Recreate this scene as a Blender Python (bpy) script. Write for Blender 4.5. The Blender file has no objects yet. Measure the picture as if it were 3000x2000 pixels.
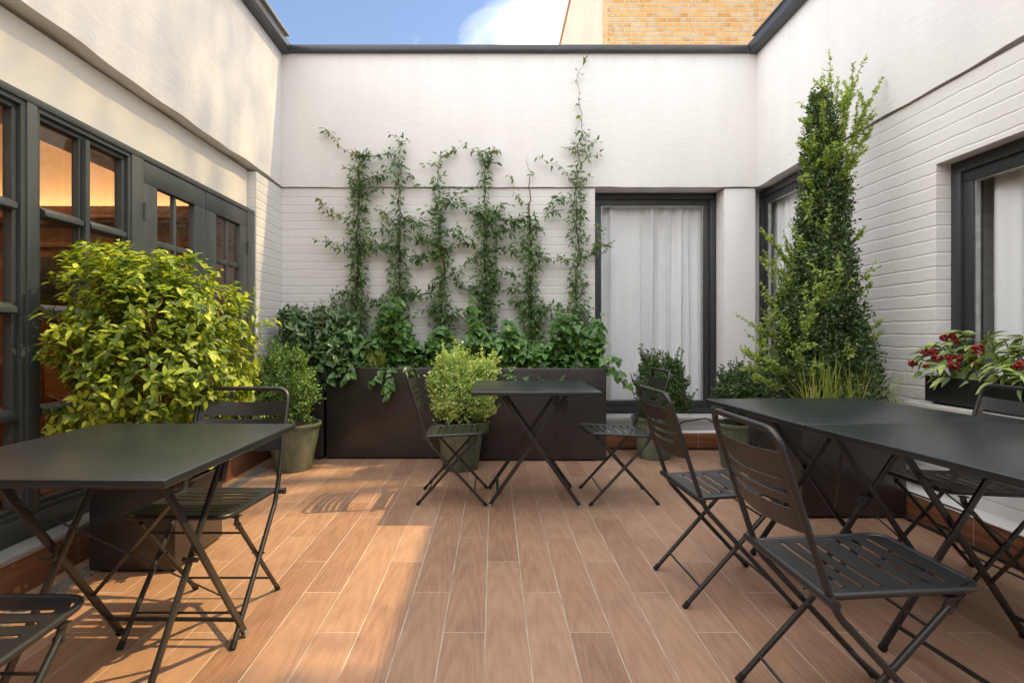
import bpy, bmesh, math, random
import numpy as np
from mathutils import Vector, Matrix
random.seed(7)
RNG = np.random.default_rng(11)
S = bpy.context.scene
COL = S.collection
R = math.radians
F, PX, PY, H = 1577.0, 1446.0, 981.0, 1.06      # measured lens (photo pixels), vanishing point, eye height

def at(px, py, Y):
    return Vector(((px - PX) * Y / F, Y, H - (py - PY) * Y / F))

# ------------------------------------------------------------------ objects
def tag(o, label, cat, group=None, kind=None):
    if label: o['label'] = label
    if cat: o['category'] = cat
    if group: o['group'] = group
    if kind: o['kind'] = kind
    return o

def thing(name, label, cat, loc=(0, 0, 0), rz=0.0, group=None, kind=None):
    o = bpy.data.objects.new(name, None)
    o.empty_display_size = 0.05
    COL.objects.link(o)
    o.location = loc
    o.rotation_euler = (0, 0, rz)
    return tag(o, label, cat, group, kind)

def copy_tree(o, parent=None):
    c = o.copy()
    COL.objects.link(c)
    if parent is not None: c.parent = parent
    for ch in list(o.children): copy_tree(ch, c)
    return c

def link(name, me, mat, parent=None, smooth=None):
    o = bpy.data.objects.new(name, me)
    COL.objects.link(o)
    for m in (mat if isinstance(mat, (list, tuple)) else [mat]): me.materials.append(m)
    if parent is not None: o.parent = parent
    if smooth is not None:
        me.shade_smooth()
        me.set_sharp_from_angle(angle=R(smooth))
    return o

class MB:
    """collects shapes for ONE mesh object"""
    def __init__(s): s.v = []; s.f = []
    def add(s, vs, fs, M=None):
        n = len(s.v)
        s.v += [tuple(M @ Vector(p)) if M is not None else tuple(p) for p in vs]
        s.f += [tuple(i + n for i in f) for f in fs]
        return s
    def box(s, x0, x1, y0, y1, z0, z1, M=None):
        vs = [(x, y, z) for z in (z0, z1) for y in (y0, y1) for x in (x0, x1)]
        return s.add(vs, [(0, 2, 3, 1), (4, 5, 7, 6), (0, 1, 5, 4), (2, 6, 7, 3), (0, 4, 6, 2), (1, 3, 7, 5)], M)
    def tube(s, pts, r, seg=8, M=None, caps=True, r1=None):
        pts = [Vector(p) for p in pts]
        n = len(pts)
        T = []
        for i in range(n):
            a = pts[max(i - 1, 0)]; b = pts[min(i + 1, n - 1)]
            d = b - a
            T.append(d.normalized() if d.length > 1e-9 else Vector((0, 0, 1)))
        ref = Vector((0, 0, 1)) if abs(T[0].z) < .9 else Vector((1, 0, 0))
        N = (ref - T[0] * ref.dot(T[0])).normalized()
        vs = []
        for i in range(n):
            N = (N - T[i] * N.dot(T[i])).normalized()
            B = T[i].cross(N)
            rr = r if r1 is None else r + (r1 - r) * i / max(n - 1, 1)
            for k in range(seg):
                a = 2 * math.pi * k / seg
                vs.append(pts[i] + (N * math.cos(a) + B * math.sin(a)) * rr)
        fs = []
        for i in range(n - 1):
            for k in range(seg):
                k2 = (k + 1) % seg
                fs.append((i * seg + k, i * seg + k2, (i + 1) * seg + k2, (i + 1) * seg + k))
        if caps:
            fs.append(tuple(range(seg - 1, -1, -1)))
            fs.append(tuple((n - 1) * seg + k for k in range(seg)))
        return s.add(vs, fs, M)
    def bar(s, a, b, w, t, wdir, M=None):
        """flat bar from a to b: width w along wdir (made square to the bar), thickness t"""
        a = Vector(a); b = Vector(b)
        d = (b - a).normalized(); W = Vector(wdir); W = (W - d * W.dot(d)).normalized(); Tn = d.cross(W)
        vs = []
        for p in (a, b):
            for (i, j) in ((-1, -1), (1, -1), (1, 1), (-1, 1)):
                vs.append(p + W * (i * w / 2) + Tn * (j * t / 2))
        return s.add(vs, [(3, 2, 1, 0), (4, 5, 6, 7), (0, 1, 5, 4), (1, 2, 6, 5), (2, 3, 7, 6), (3, 0, 4, 7)], M)
    def lathe(s, prof, seg=40, M=None):
        vs = []; fs = []
        for (r, z) in prof:
            for k in range(seg):
                a = 2 * math.pi * k / seg
                vs.append((r * math.cos(a), r * math.sin(a), z))
        for i in range(len(prof) - 1):
            for k in range(seg):
                k2 = (k + 1) % seg
                fs.append((i * seg + k, i * seg + k2, (i + 1) * seg + k2, (i + 1) * seg + k))
        return s.add(vs, fs, M)
    def mesh(s, name, bevel=0, bseg=2, fix=True):
        me = bpy.data.meshes.new(name)
        me.from_pydata(s.v, [], s.f)
        if bevel or fix:
            bm = bmesh.new(); bm.from_mesh(me)
            if fix: bmesh.ops.recalc_face_normals(bm, faces=bm.faces)
            if bevel:
                es = [e for e in bm.edges if len(e.link_faces) == 2 and e.calc_face_angle(0) > R(40)]
                bmesh.ops.bevel(bm, geom=es, offset=bevel, segments=bseg, affect='EDGES', profile=.5, clamp_overlap=True)
            bm.to_mesh(me); bm.free()
        me.update()
        return me
    def build(s, name, mat, parent=None, bevel=0, smooth=35, bseg=2, fix=True):
        return link(name, s.mesh(name, bevel, bseg, fix), mat, parent, smooth)

def fillet(pts, r, n=6):
    pts = [Vector(p) for p in pts]
    out = [pts[0]]
    for i in range(1, len(pts) - 1):
        p = pts[i]; a = (pts[i - 1] - p); b = (pts[i + 1] - p)
        rr = r[i] if isinstance(r, dict) else r
        la, lb = a.length, b.length
        a.normalize(); b.normalize()
        ang = a.angle(b)
        t = min(rr / math.tan(ang / 2), la * .49, lb * .49)
        for k in range(n + 1):
            u = k / n
            q = (p + a * t) * (1 - u) ** 2 + p * 2 * u * (1 - u) + (p + b * t) * u ** 2
            out.append(q)
    out.append(pts[-1])
    return out

# ------------------------------------------------------------------ materials
def newmat(name):
    m = bpy.data.materials.new(name)
    m.use_nodes = True
    nt = m.node_tree
    for n in list(nt.nodes): nt.nodes.remove(n)
    out = nt.nodes.new('ShaderNodeOutputMaterial')
    return m, nt, out

class NT:
    """small node helper"""
    def __init__(s, nt): s.nt = nt
    def n(s, t, **kw):
        nd = s.nt.nodes.new(t)
        for k, v in kw.items():
            if hasattr(nd, k): setattr(nd, k, v)
        return nd
    def L(s, a, b): s.nt.links.new(a, b)
    def inp(s, sock, v):
        if isinstance(v, bpy.types.NodeSocket): s.L(v, sock)
        else:
            if sock.type == 'RGBA' and not hasattr(v, '__len__'): v = (v, v, v, 1)
            if sock.type == 'RGBA' and len(v) == 3: v = (*v, 1)
            sock.default_value = v
    def m(s, op, a, b=0.0, c=0.0):
        nd = s.n('ShaderNodeMath', operation=op)
        s.inp(nd.inputs[0], a); s.inp(nd.inputs[1], b)
        if op in ('MULTIPLY_ADD', 'SMOOTH_MIN', 'COMPARE', 'WRAP'): s.inp(nd.inputs[2], c)
        return nd.outputs[0]
    def mix(s, fac, a, b, typ='RGBA', blend='MIX'):
        nd = s.n('ShaderNodeMix', data_type=typ)
        if typ == 'RGBA': nd.blend_type = blend; ia, ib, o = 6, 7, 2
        else: ia, ib, o = 2, 3, 0
        s.inp(nd.inputs[0], fac); s.inp(nd.inputs[ia], a); s.inp(nd.inputs[ib], b)
        return nd.outputs[o]
    def ramp(s, fac, stops, interp='LINEAR'):
        nd = s.n('ShaderNodeValToRGB')
        cr = nd.color_ramp; cr.interpolation = interp
        while len(cr.elements) < len(stops): cr.elements.new(0.5)
        for e, (p, c) in zip(cr.elements, stops):
            e.position = p
            e.color = (c, c, c, 1) if not hasattr(c, '__len__') else (*c[:3], 1)
        s.inp(nd.inputs[0], fac)
        return nd.outputs[0]
    def noise(s, vec, scale, detail=3, rough=.5, dist=0.0, out=0):
        nd = s.n('ShaderNodeTexNoise')
        s.inp(nd.inputs['Vector'], vec)
        nd.inputs['Scale'].default_value = scale; nd.inputs['Detail'].default_value = detail
        nd.inputs['Roughness'].default_value = rough; nd.inputs['Distortion'].default_value = dist
        return nd.outputs[out]
    def coord(s, which='Object'):
        return s.n('ShaderNodeTexCoord').outputs[which]
    def wpos(s): return s.n('ShaderNodeNewGeometry').outputs['Position']
    def xyz(s, v):
        nd = s.n('ShaderNodeSeparateXYZ'); s.L(v, nd.inputs[0]); return nd.outputs
    def comb(s, x, y, z):
        nd = s.n('ShaderNodeCombineXYZ')
        for i, q in enumerate((x, y, z)): s.inp(nd.inputs[i], q)
        return nd.outputs[0]
    def scalev(s, v, sc):
        nd = s.n('ShaderNodeMapping'); s.L(v, nd.inputs[0]); nd.inputs['Scale'].default_value = sc
        return nd.outputs[0]
    def bump(s, h, strength=.3, dist=.01, normal=None):
        nd = s.n('ShaderNodeBump'); nd.inputs['Strength'].default_value = strength; nd.inputs['Distance'].default_value = dist
        s.L(h, nd.inputs['Height'])
        if normal is not None: s.L(normal, nd.inputs['Normal'])
        return nd.outputs[0]
    def bsdf(s, out, col, rough=.5, spec=.5, normal=None, metal=0.0, coat=0.0):
        nd = s.n('ShaderNodeBsdfPrincipled')
        s.inp(nd.inputs['Base Color'], col); s.inp(nd.inputs['Roughness'], rough)
        nd.inputs['Specular IOR Level'].default_value = spec; nd.inputs['Metallic'].default_value = metal
        nd.inputs['Coat Weight'].default_value = coat
        if normal is not None: s.L(normal, nd.inputs['Normal'])
        if out is not None: s.L(nd.outputs[0], out.inputs[0])
        return nd

def mat_plain(name, col, rough=.5, spec=.5, var=.12, scale=6, bump=.0, bscale=120, metal=0.0, rv=.16):
    m, nt, out = newmat(name); q = NT(nt)
    c = q.wpos()
    n = q.noise(c, scale, 4)
    dark = tuple(k * (1 - var) for k in col); lite = tuple(min(1, k * (1 + var)) for k in col)
    colr = q.ramp(n, [(.3, dark), (.7, lite)])
    rn = q.m('MULTIPLY_ADD', q.noise(c, scale * 2.3, 3), rv, rough - rv / 2)
    nm = q.bump(q.noise(c, bscale, 3), bump, .004) if bump else None
    q.bsdf(out, colr, rn, spec, nm, metal)
    return m

def mat_render(name, col, strength=.18, stain=.06):
    """rough trowelled masonry paint"""
    m, nt, out = newmat(name); q = NT(nt)
    p = q.wpos()
    big = q.noise(p, .9, 4, .55)
    x, y, z = q.xyz(p)
    streak = q.noise(q.comb(q.m('MULTIPLY', x, 5), q.m('MULTIPLY', y, 5), q.m('MULTIPLY', z, .5)), 1.0, 4)
    f = q.m('ADD', q.m('MULTIPLY', big, .6), q.m('MULTIPLY', streak, .4))
    dk = tuple(k * (1 - stain * 1.6) for k in col)
    c = q.ramp(f, [(.32, dk), (.6, col)])
    dr = q.noise(q.comb(q.m('MULTIPLY', x, 16), q.m('MULTIPLY', y, 16), q.m('MULTIPLY', z, .35)), 1.0, 3, .6)
    tp = q.n('ShaderNodeMapRange'); q.L(z, tp.inputs['Value']); tp.inputs['From Min'].default_value = 3.1; tp.inputs['From Max'].default_value = 3.75
    c = q.mix(q.m('MULTIPLY', q.m('MULTIPLY', tp.outputs[0], q.ramp(dr, [(.50, 0.0), (.78, 1.0)])), .15), c, (.36, .34, .31))
    trow = q.noise(q.comb(q.m('MULTIPLY', x, 1.0), q.m('MULTIPLY', y, 1.0), q.m('MULTIPLY', z, 3.2)), 9, 5, .62, .6)
    grit = q.noise(p, 130, 3, .6)
    h = q.m('ADD', trow, q.m('MULTIPLY', grit, .22))
    nm = q.bump(h, strength, .018)
    q.bsdf(out, c, .85, .25, nm)
    return m

def brick_uv(q):
    p = q.wpos(); x, y, z = q.xyz(p)
    wob = q.noise(p, 3.5, 2)
    wob2 = q.noise(p, 14, 2)
    u = q.m('ADD', q.m('ADD', x, y), q.m('MULTIPLY', wob2, .016))
    v = q.m('ADD', q.m('ADD', z, q.m('MULTIPLY', wob, .014)), q.m('MULTIPLY', wob2, .010))
    return p, q.comb(u, v, 0.0)

def mat_paintbrick(name, col, strength=.42):
    m, nt, out = newmat(name); q = NT(nt)
    p, uv = brick_uv(q)
    u, v, _ = q.xyz(uv)
    RH, BW = .0768, .232
    vv = q.m('DIVIDE', v, RH); row = q.m('FLOOR', vv); fv = q.m('FRACT', vv)
    uu = q.m('ADD', q.m('DIVIDE', u, BW), q.m('MULTIPLY', q.m('FLOORED_MODULO', row, 2.0), .5))
    colm = q.m('FLOOR', uu); fu = q.m('FRACT', uu)
    dv = q.m('MULTIPLY', q.m('MINIMUM', fv, q.m('SUBTRACT', 1.0, fv)), RH)
    du = q.m('MULTIPLY', q.m('MINIMUM', fu, q.m('SUBTRACT', 1.0, fu)), BW)
    def groove(d, a, b):
        g = q.n('ShaderNodeMapRange'); g.interpolation_type = 'SMOOTHSTEP'
        q.inp(g.inputs['Value'], d); g.inputs['From Min'].default_value = a; g.inputs['From Max'].default_value = b
        return q.m('SUBTRACT', 1.0, g.outputs[0])
    wn = q.n('ShaderNodeTexWhiteNoise', noise_dimensions='2D'); q.L(q.comb(row, colm, 0.0), wn.inputs['Vector'])
    fill = q.ramp(q.noise(p, 2.6, 3), [(.35, .25), (.65, 1.0)])
    hv = q.m('MULTIPLY', groove(dv, .001, .0085), q.m('MULTIPLY_ADD', fill, .35, .65))
    vt = q.m('MULTIPLY', groove(du, .001, .008), q.m('MULTIPLY', q.m('MULTIPLY_ADD', wn.outputs[0], .55, .05), fill))
    mort = q.m('MAXIMUM', hv, vt)
    big = q.noise(p, 1.1, 4)
    c = q.ramp(big, [(.3, tuple(k * .90 for k in col)), (.62, col)])
    c = q.mix(q.m('MULTIPLY', mort, .12), c, tuple(k * .7 for k in col))
    rough_face = q.noise(p, 26, 4, .6); grit = q.noise(p, 140, 2)
    h = q.m('ADD', q.m('MULTIPLY', mort, -1.0), q.m('ADD', q.m('MULTIPLY', wn.outputs[0], .25), q.m('ADD', q.m('MULTIPLY', rough_face, .5), q.m('MULTIPLY', grit, .12))))
    q.bsdf(out, c, .72, .3, q.bump(h, strength, .009))
    return m

def mat_stockbrick(name):
    m, nt, out = newmat(name); q = NT(nt)
    p, uv = brick_uv(q)
    b = q.n('ShaderNodeTexBrick'); q.L(uv, b.inputs['Vector'])
    b.inputs['Scale'].default_value = 1.0
    b.inputs['Brick Width'].default_value = .225; b.inputs['Row Height'].default_value = .076
    b.inputs['Mortar Size'].default_value = .011; b.inputs['Mortar Smooth'].default_value = .4
    b.inputs['Color1'].default_value = (0, 0, 0, 1); b.inputs['Color2'].default_value = (1, 1, 1, 1)
    n = q.noise(p, 9, 4)
    t = q.m('ADD', q.m('MULTIPLY', q.xyz(b.outputs['Color'])[0], .5), q.m('MULTIPLY', n, .6))
    c = q.ramp(t, [(.15, (.38, .19, .055)), (.5, (.53, .295, .092)), (.95, (.61, .38, .15))])
    smear = q.ramp(q.noise(p, 6.5, 5, .65), [(.46, 0.0), (.62, 1.0)])
    mf = q.m('MAXIMUM', b.outputs['Fac'], q.m('MULTIPLY', smear, .7))
    c = q.mix(mf, c, (.50, .43, .32))
    h = q.m('ADD', q.m('SUBTRACT', 1.0, b.outputs['Fac']), q.m('MULTIPLY', q.noise(p, 30, 3), .5))
    q.bsdf(out, c, .85, .2, q.bump(h, .8, .015))
    return m

def mat_floor(name):
    m, nt, out = newmat(name); q = NT(nt)
    p = q.wpos(); x, y, z = q.xyz(p)
    W, Ln = .15, .90
    u = q.m('DIVIDE', q.m('ADD', x, .0296), W)
    k = q.m('FLOOR', u); fu = q.m('FRACT', u)
    v = q.m('DIVIDE', q.m('ADD', q.m('SUBTRACT', y, 1.621), q.m('MULTIPLY', k, .3)), Ln)
    kv = q.m('FLOOR', v); fv = q.m('FRACT', v)
    du = q.m('MULTIPLY', q.m('MINIMUM', fu, q.m('SUBTRACT', 1.0, fu)), W)
    dv = q.m('MULTIPLY', q.m('MINIMUM', fv, q.m('SUBTRACT', 1.0, fv)), Ln)
    d = q.m('MINIMUM', du, dv)
    d = q.m('ADD', d, q.m('MULTIPLY_ADD', q.noise(p, 60, 2), .0010, -.0005))
    g = q.n('ShaderNodeMapRange'); g.interpolation_type = 'SMOOTHSTEP'
    q.inp(g.inputs['Value'], d); g.inputs['From Min'].default_value = .0011; g.inputs['From Max'].default_value = .0026
    tile = g.outputs[0]
    wn = q.n('ShaderNodeTexWhiteNoise', noise_dimensions='2D')
    q.L(q.comb(k, kv, 0.0), wn.inputs['Vector'])
    rnd = wn.outputs['Value']
    off = q.m('MULTIPLY', rnd, 37.0)
    gx = q.comb(q.m('ADD', q.m('MULTIPLY', x, 70), off), q.m('ADD', q.m('MULTIPLY', y, 3.4), off), off)
    grain = q.noise(gx, 1.0, 5, .6, .45)
    fine = q.noise(q.comb(q.m('ADD', q.m('MULTIPLY', x, 230), off), q.m('MULTIPLY', y, 15), off), 1.0, 3, .6, .5)
    wv = q.n('ShaderNodeTexWave'); wv.wave_type = 'RINGS'; wv.rings_direction = 'Y'
    q.L(q.comb(q.m('ADD', q.m('MULTIPLY', q.m('SUBTRACT', fu, .5), 1.2), q.m('MULTIPLY', grain, .22)), q.m('ADD', q.m('MULTIPLY', y, .10), off), q.m('ADD', q.m('MULTIPLY', rnd, 2.0), q.m('MULTIPLY', y, .22))), wv.inputs['Vector'])
    wv.inputs['Scale'].default_value = 5.5; wv.inputs['Distortion'].default_value = 2.2; wv.inputs['Detail'].default_value = 2; wv.inputs['Detail Scale'].default_value = 1.4
    wav = wv.outputs['Fac']
    t = q.m('ADD', q.m('ADD', q.m('MULTIPLY', grain, .36), q.m('MULTIPLY', fine, .44)), q.m('ADD', q.m('MULTIPLY', wav, .10), q.m('MULTIPLY_ADD', rnd, .26, -.08)))
    c = q.ramp(t, [(.22, (.205, .111, .069)), (.48, (.318, .183, .118)), (.78, (.410, .256, .171))])
    gro = q.ramp(q.noise(p, 5, 3), [(.28, (.26, .20, .15)), (.5, (.44, .37, .30)), (.75, (.56, .50, .42))])
    col = q.mix(tile, gro, c)
    spots = q.ramp(q.noise(p, 2.2, 6, .65), [(.32, .84), (.5, 1.0), (.68, 1.06)])
    col = q.mix(1.0, col, spots, blend='MULTIPLY')
    h = q.m('ADD', q.m('MULTIPLY', tile, 1.0), q.m('ADD', q.m('MULTIPLY', fine, .25), q.m('MULTIPLY', grain, .2)))
    nm = q.bump(h, .30, .003)
    rough = q.m('ADD', q.m('MULTIPLY_ADD', fine, .22, .36), q.m('MULTIPLY_ADD', tile, -.2, .2))
    q.bsdf(out, col, rough, .45, nm)
    return m

def mat_woodskirt(name):
    m, nt, out = newmat(name); q = NT(nt)
    p = q.wpos(); x, y, z = q.xyz(p)
    u = q.m('ADD', x, y)
    g = q.noise(q.comb(q.m('MULTIPLY', u, 2.2), q.m('MULTIPLY', z, 28), 0.0), 1.0, 5, .6, .8)
    f = q.m('FRACT', q.m('DIVIDE', q.m('ADD', u, .33), .9))
    d = q.m('MULTIPLY', q.m('MINIMUM', f, q.m('SUBTRACT', 1.0, f)), .9)
    j = q.m('LESS_THAN', d, .0018)
    c = q.ramp(g, [(.25, (.12, .045, .022)), (.7, (.27, .118, .06))])
    c = q.mix(j, c, (.42, .36, .30))
    q.bsdf(out, c, .45, .4, q.bump(g, .15, .003))
    return m

def mat_glass(name, tint=(1, 1, 1), k=1.6):
    """thin pane: Schlick reflection of both faces over a clear body"""
    m, nt, out = newmat(name); q = NT(nt)
    g = q.n('ShaderNodeNewGeometry')
    dp = q.n('ShaderNodeVectorMath', operation='DOT_PRODUCT'); q.L(g.outputs['Incoming'], dp.inputs[0]); q.L(g.outputs['Normal'], dp.inputs[1])
    c = q.m('ABSOLUTE', dp.outputs['Value'])
    fr = q.m('MULTIPLY_ADD', q.m('POWER', q.m('SUBTRACT', 1.0, c), 5.0), .96, .04)
    wob = q.bump(q.noise(q.wpos(), 2.5, 2), .02, .02)
    gl = q.n('ShaderNodeBsdfGlossy'); gl.inputs['Roughness'].default_value = .0; q.L(wob, gl.inputs['Normal'])
    tr = q.n('ShaderNodeBsdfTransparent'); tr.inputs[0].default_value = (*tint, 1)
    mx = q.n('ShaderNodeMixShader')
    q.L(q.m('MINIMUM', q.m('MULTIPLY', fr, k), 1.0), mx.inputs[0])
    q.L(tr.outputs[0], mx.inputs[1]); q.L(gl.outputs[0], mx.inputs[2]); q.L(mx.outputs[0], out.inputs[0])
    return m

def mat_cloth(name, col, transl=.4):
    m, nt, out = newmat(name); q = NT(nt)
    p = q.wpos()
    weave = q.noise(p, 320, 2)
    d = q.n('ShaderNodeBsdfDiffuse'); d.inputs[0].default_value = (*col, 1); q.L(q.bump(weave, .2, .002), d.inputs['Normal'])
    t = q.n('ShaderNodeBsdfTranslucent'); t.inputs[0].default_value = (*col, 1)
    mx = q.n('ShaderNodeMixShader'); mx.inputs[0].default_value = transl
    q.L(d.outputs[0], mx.inputs[1]); q.L(t.outputs[0], mx.inputs[2]); q.L(mx.outputs[0], out.inputs[0])
    return m

def mat_leaf(name, stops, rough=.42, spec=.45, transl=.3, tcol=None, vein=0.0):
    m, nt, out = newmat(name); q = NT(nt)
    g = q.n('ShaderNodeNewGeometry')
    rnd = g.outputs['Random Per Island']
    n = q.noise(g.outputs['Position'], 4.0, 2)
    f = q.m('ADD', q.m('MULTIPLY', rnd, .72), q.m('MULTIPLY_ADD', n, .5, -.11))
    c = q.ramp(f, stops)
    b = q.bsdf(None, c, rough, spec)
    t = q.n('ShaderNodeBsdfTranslucent')
    tc = q.mix(1.0, c, tcol or (1.5, 1.45, .6), blend='MULTIPLY')
    q.L(tc, t.inputs[0])
    mx = q.n('ShaderNodeMixShader'); mx.inputs[0].default_value = transl
    q.L(b.outputs[0], mx.inputs[1]); q.L(t.outputs[0], mx.inputs[2]); q.L(mx.outputs[0], out.inputs[0])
    return m

def mat_pot(name):
    m, nt, out = newmat(name); q = NT(nt)
    p = q.coord('Object'); x, y, z = q.xyz(p)
    n1 = q.noise(q.comb(q.m('MULTIPLY', x, 7), q.m('MULTIPLY', y, 7), q.m('MULTIPLY', z, 2.0)), 1.5, 6, .65, .8)
    n2 = q.noise(p, 45, 4, .6)
    f = q.m('ADD', q.m('MULTIPLY', n1, .75), q.m('MULTIPLY', n2, .25))
    c = q.ramp(f, [(.28, (.035, .052, .038)), (.47, (.085, .115, .08)), (.62, (.16, .165, .105)), (.8, (.26, .21, .13))])
    q.bsdf(out, c, q.m('MULTIPLY_ADD', n2, .25, .22), .55, q.bump(n1, .25, .01))
    return m

def mat_emit(name, col, st):
    m, nt, out = newmat(name); q = NT(nt)
    e = q.n('ShaderNodeEmission'); e.inputs[0].default_value = (*col, 1); e.inputs[1].default_value = st
    q.L(e.outputs[0], out.inputs[0])
    return m

def mat_panel(name):
    m, nt, out = newmat(name); q = NT(nt)
    p = q.wpos(); x, y, z = q.xyz(p)
    g = q.noise(q.comb(q.m('MULTIPLY', x, 3), q.m('MULTIPLY', y, 3), q.m('MULTIPLY', z, 14)), 1.0, 4, .6)
    c = q.ramp(g, [(.3, (.17, .075, .03)), (.7, (.29, .145, .065))])
    q.bsdf(out, c, .5, .4)
    return m

M_white = mat_render('white_render', (.695, .674, .660))
M_cream = mat_render('cream_band', (.70, .67, .61), .10, .03)
M_brick = mat_paintbrick('painted_brick', (.705, .684, .670))
M_pier = mat_render('pier_render', (.695, .674, .662), .25, .03)
M_stone = mat_render('stone_ledge', (.47, .455, .43), .18, .12)
M_stonegrey = mat_render('grey_stone_ledge', (.30, .30, .29), .18, .2)
M_ledge = mat_render('white_ledge', (.80, .78, .77), .15, .05)
M_stock = mat_stockbrick('stock_brick')
M_palebrick = mat_render('pale_render', (.58, .50, .39), .4, .12)
M_tan = mat_render('tan_render', (.50, .35, .22), .3, .08)
M_floor = mat_floor('wood_tile')
M_skirt = mat_woodskirt('wood_tile_skirting')
M_gutter = mat_plain('gutter_metal', (.045, .047, .052), .45, .5, .2, 5)
M_guttercap = mat_plain('gutter_cap', (.20, .19, .18), .5, .5, .2, 5)
M_black = mat_plain('black_powder_coat', (.0165, .0168, .0180), .36, .6, .18, 9, .06, 420)
M_top = mat_plain('tabletop_coat', (.0150, .0190, .0230), .33, .6, .10, 5, .04, 420, 0.0, .035)
M_planter = mat_plain('planter_metal', (.021, .0185, .018), .30, .75, .25, 3, .04, 260)
M_darkbox = mat_plain('dark_plastic', (.010, .010, .011), .5, .4, .2, 5)
M_steel = mat_plain('galvanised_steel', (.42, .43, .42), .42, .5, .25, 14, metal=.7)
M_rubber = mat_plain('black_rubber', (.012, .012, .012), .7, .3)
M_timber = mat_plain('grey_green_timber', (.052, .061, .060), .42, .5, .10, 4, .05, 60)
M_winframe = mat_plain('anthracite_frame', (.030, .032, .035), .45, .5, .08, 3)
M_glass = mat_glass('window_glass', (.97, .98, .98), 1.7)
M_glassold = mat_glass('old_window_glass', (.95, .96, .94), 1.8)
M_curtain = mat_cloth('sheer_curtain', (.90, .90, .92), .12)
M_soil = mat_plain('soil', (.035, .024, .016), .9, .2, .5, 40, .8, 90)
M_pot = mat_pot('glazed_pot')
M_stem = mat_plain('stem_bark', (.10, .06, .035), .8, .2, .3, 30)
M_redstem = mat_plain('reddish_stem', (.20, .085, .04), .7, .2, .3, 30)
M_greenstem = mat_plain('green_stem', (.16, .20, .06), .6, .3, .2, 30)
M_gold = mat_leaf('golden_leaf', [(.02, (.20, .10, .03)), (.07, (.050, .095, .018)), (.38, (.13, .20, .03)), (.60, (.29, .37, .042)), (.86, (.54, .60, .075))], .42, .42, .42)
M_boxl = mat_leaf('box_leaf', [(.05, (.055, .13, .030)), (.5, (.125, .24, .06)), (.9, (.25, .37, .10))], .4, .5, .25)
M_boxlite = mat_leaf('box_leaf_variegated', [(.05, (.11, .23, .05)), (.40, (.33, .47, .13)), (.8, (.74, .80, .38))], .4, .5, .36)
M_boxdark = mat_leaf('box_leaf_dark', [(.05, (.028, .065, .02)), (.5, (.06, .12, .036)), (.9, (.13, .20, .065))], .4, .5, .22)
M_vine = mat_leaf('jasmine_leaf', [(.03, (.17, .09, .035)), (.10, (.036, .076, .026)), (.5, (.070, .150, .046)), (.85, (.15, .24, .07)), (.97, (.30, .33, .12))], .34, .5, .28)
M_vinelite = mat_leaf('jasmine_young_leaf', [(.1, (.07, .12, .025)), (.6, (.15, .20, .05)), (.9, (.24, .22, .08))], .4, .4, .35)
M_ivy = mat_leaf('ivy_leaf', [(.05, (.030, .078, .016)), (.5, (.070, .165, .034)), (.85, (.14, .26, .065)), (.97, (.25, .34, .13))], .28, .5, .22)
M_shade = mat_leaf('corner_shrub_leaf', [(.05, (.034, .078, .026)), (.5, (.075, .155, .050)), (.9, (.18, .27, .11))], .28, .5, .22)
M_yew = mat_leaf('conifer_leaf', [(.02, (.14, .055, .02)), (.06, (.018, .042, .011)), (.5, (.042, .088, .022)), (.92, (.12, .19, .045))], .38, .45, .2)
M_spray = mat_leaf('young_spray_leaf', [(.05, (.13, .22, .042)), (.5, (.27, .37, .08)), (.9, (.46, .53, .15))], .4, .45, .38)
M_grass = mat_leaf('grass_blade', [(.05, (.20, .27, .06)), (.5, (.36, .43, .11)), (.9, (.62, .60, .28))], .45, .4, .3)
M_skim = mat_leaf('skimmia_leaf', [(.05, (.09, .15, .06)), (.35, (.20, .28, .11)), (.65, (.33, .42, .15)), (.95, (.44, .54, .12))], .32, .5, .22)
M_berry = mat_plain('red_berry', (.20, .003, .0035), .32, .4, .4, 60)
M_wall_in = mat_plain('interior_plaster', (.60, .46, .30), .8, .2, .05, 2)
M_ceil_in = mat_plain('interior_ceiling', (.5, .47, .42), .8, .2, .05, 2)
M_panel = mat_panel('interior_wood_panel')
M_floor_in = mat_plain('interior_floor', (.42, .27, .14), .5, .4, .15, 8)
M_leather = mat_plain('red_leather', (.16, .035, .015), .45, .5, .2, 8)
M_picture = mat_plain('dark_painting', (.02, .016, .013), .35, .5, .8, 14)
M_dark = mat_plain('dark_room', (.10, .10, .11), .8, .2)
M_flower = mat_plain('cream_flower', (.62, .55, .32), .6, .3)
# ------------------------------------------------------------------ setting
XL, XR, YB = -2.007, 2.50, 5.11
ZL, ZT = 2.464, 3.735
g = MB(); g.add([(-60, -60, 0), (60, -60, 0), (60, 60, 0), (-60, 60, 0)], [(0, 1, 2, 3)])
tag(g.build('floor', M_floor, fix=False), 'brown wood-look plank tile floor of the courtyard', 'floor', kind='structure')

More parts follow.
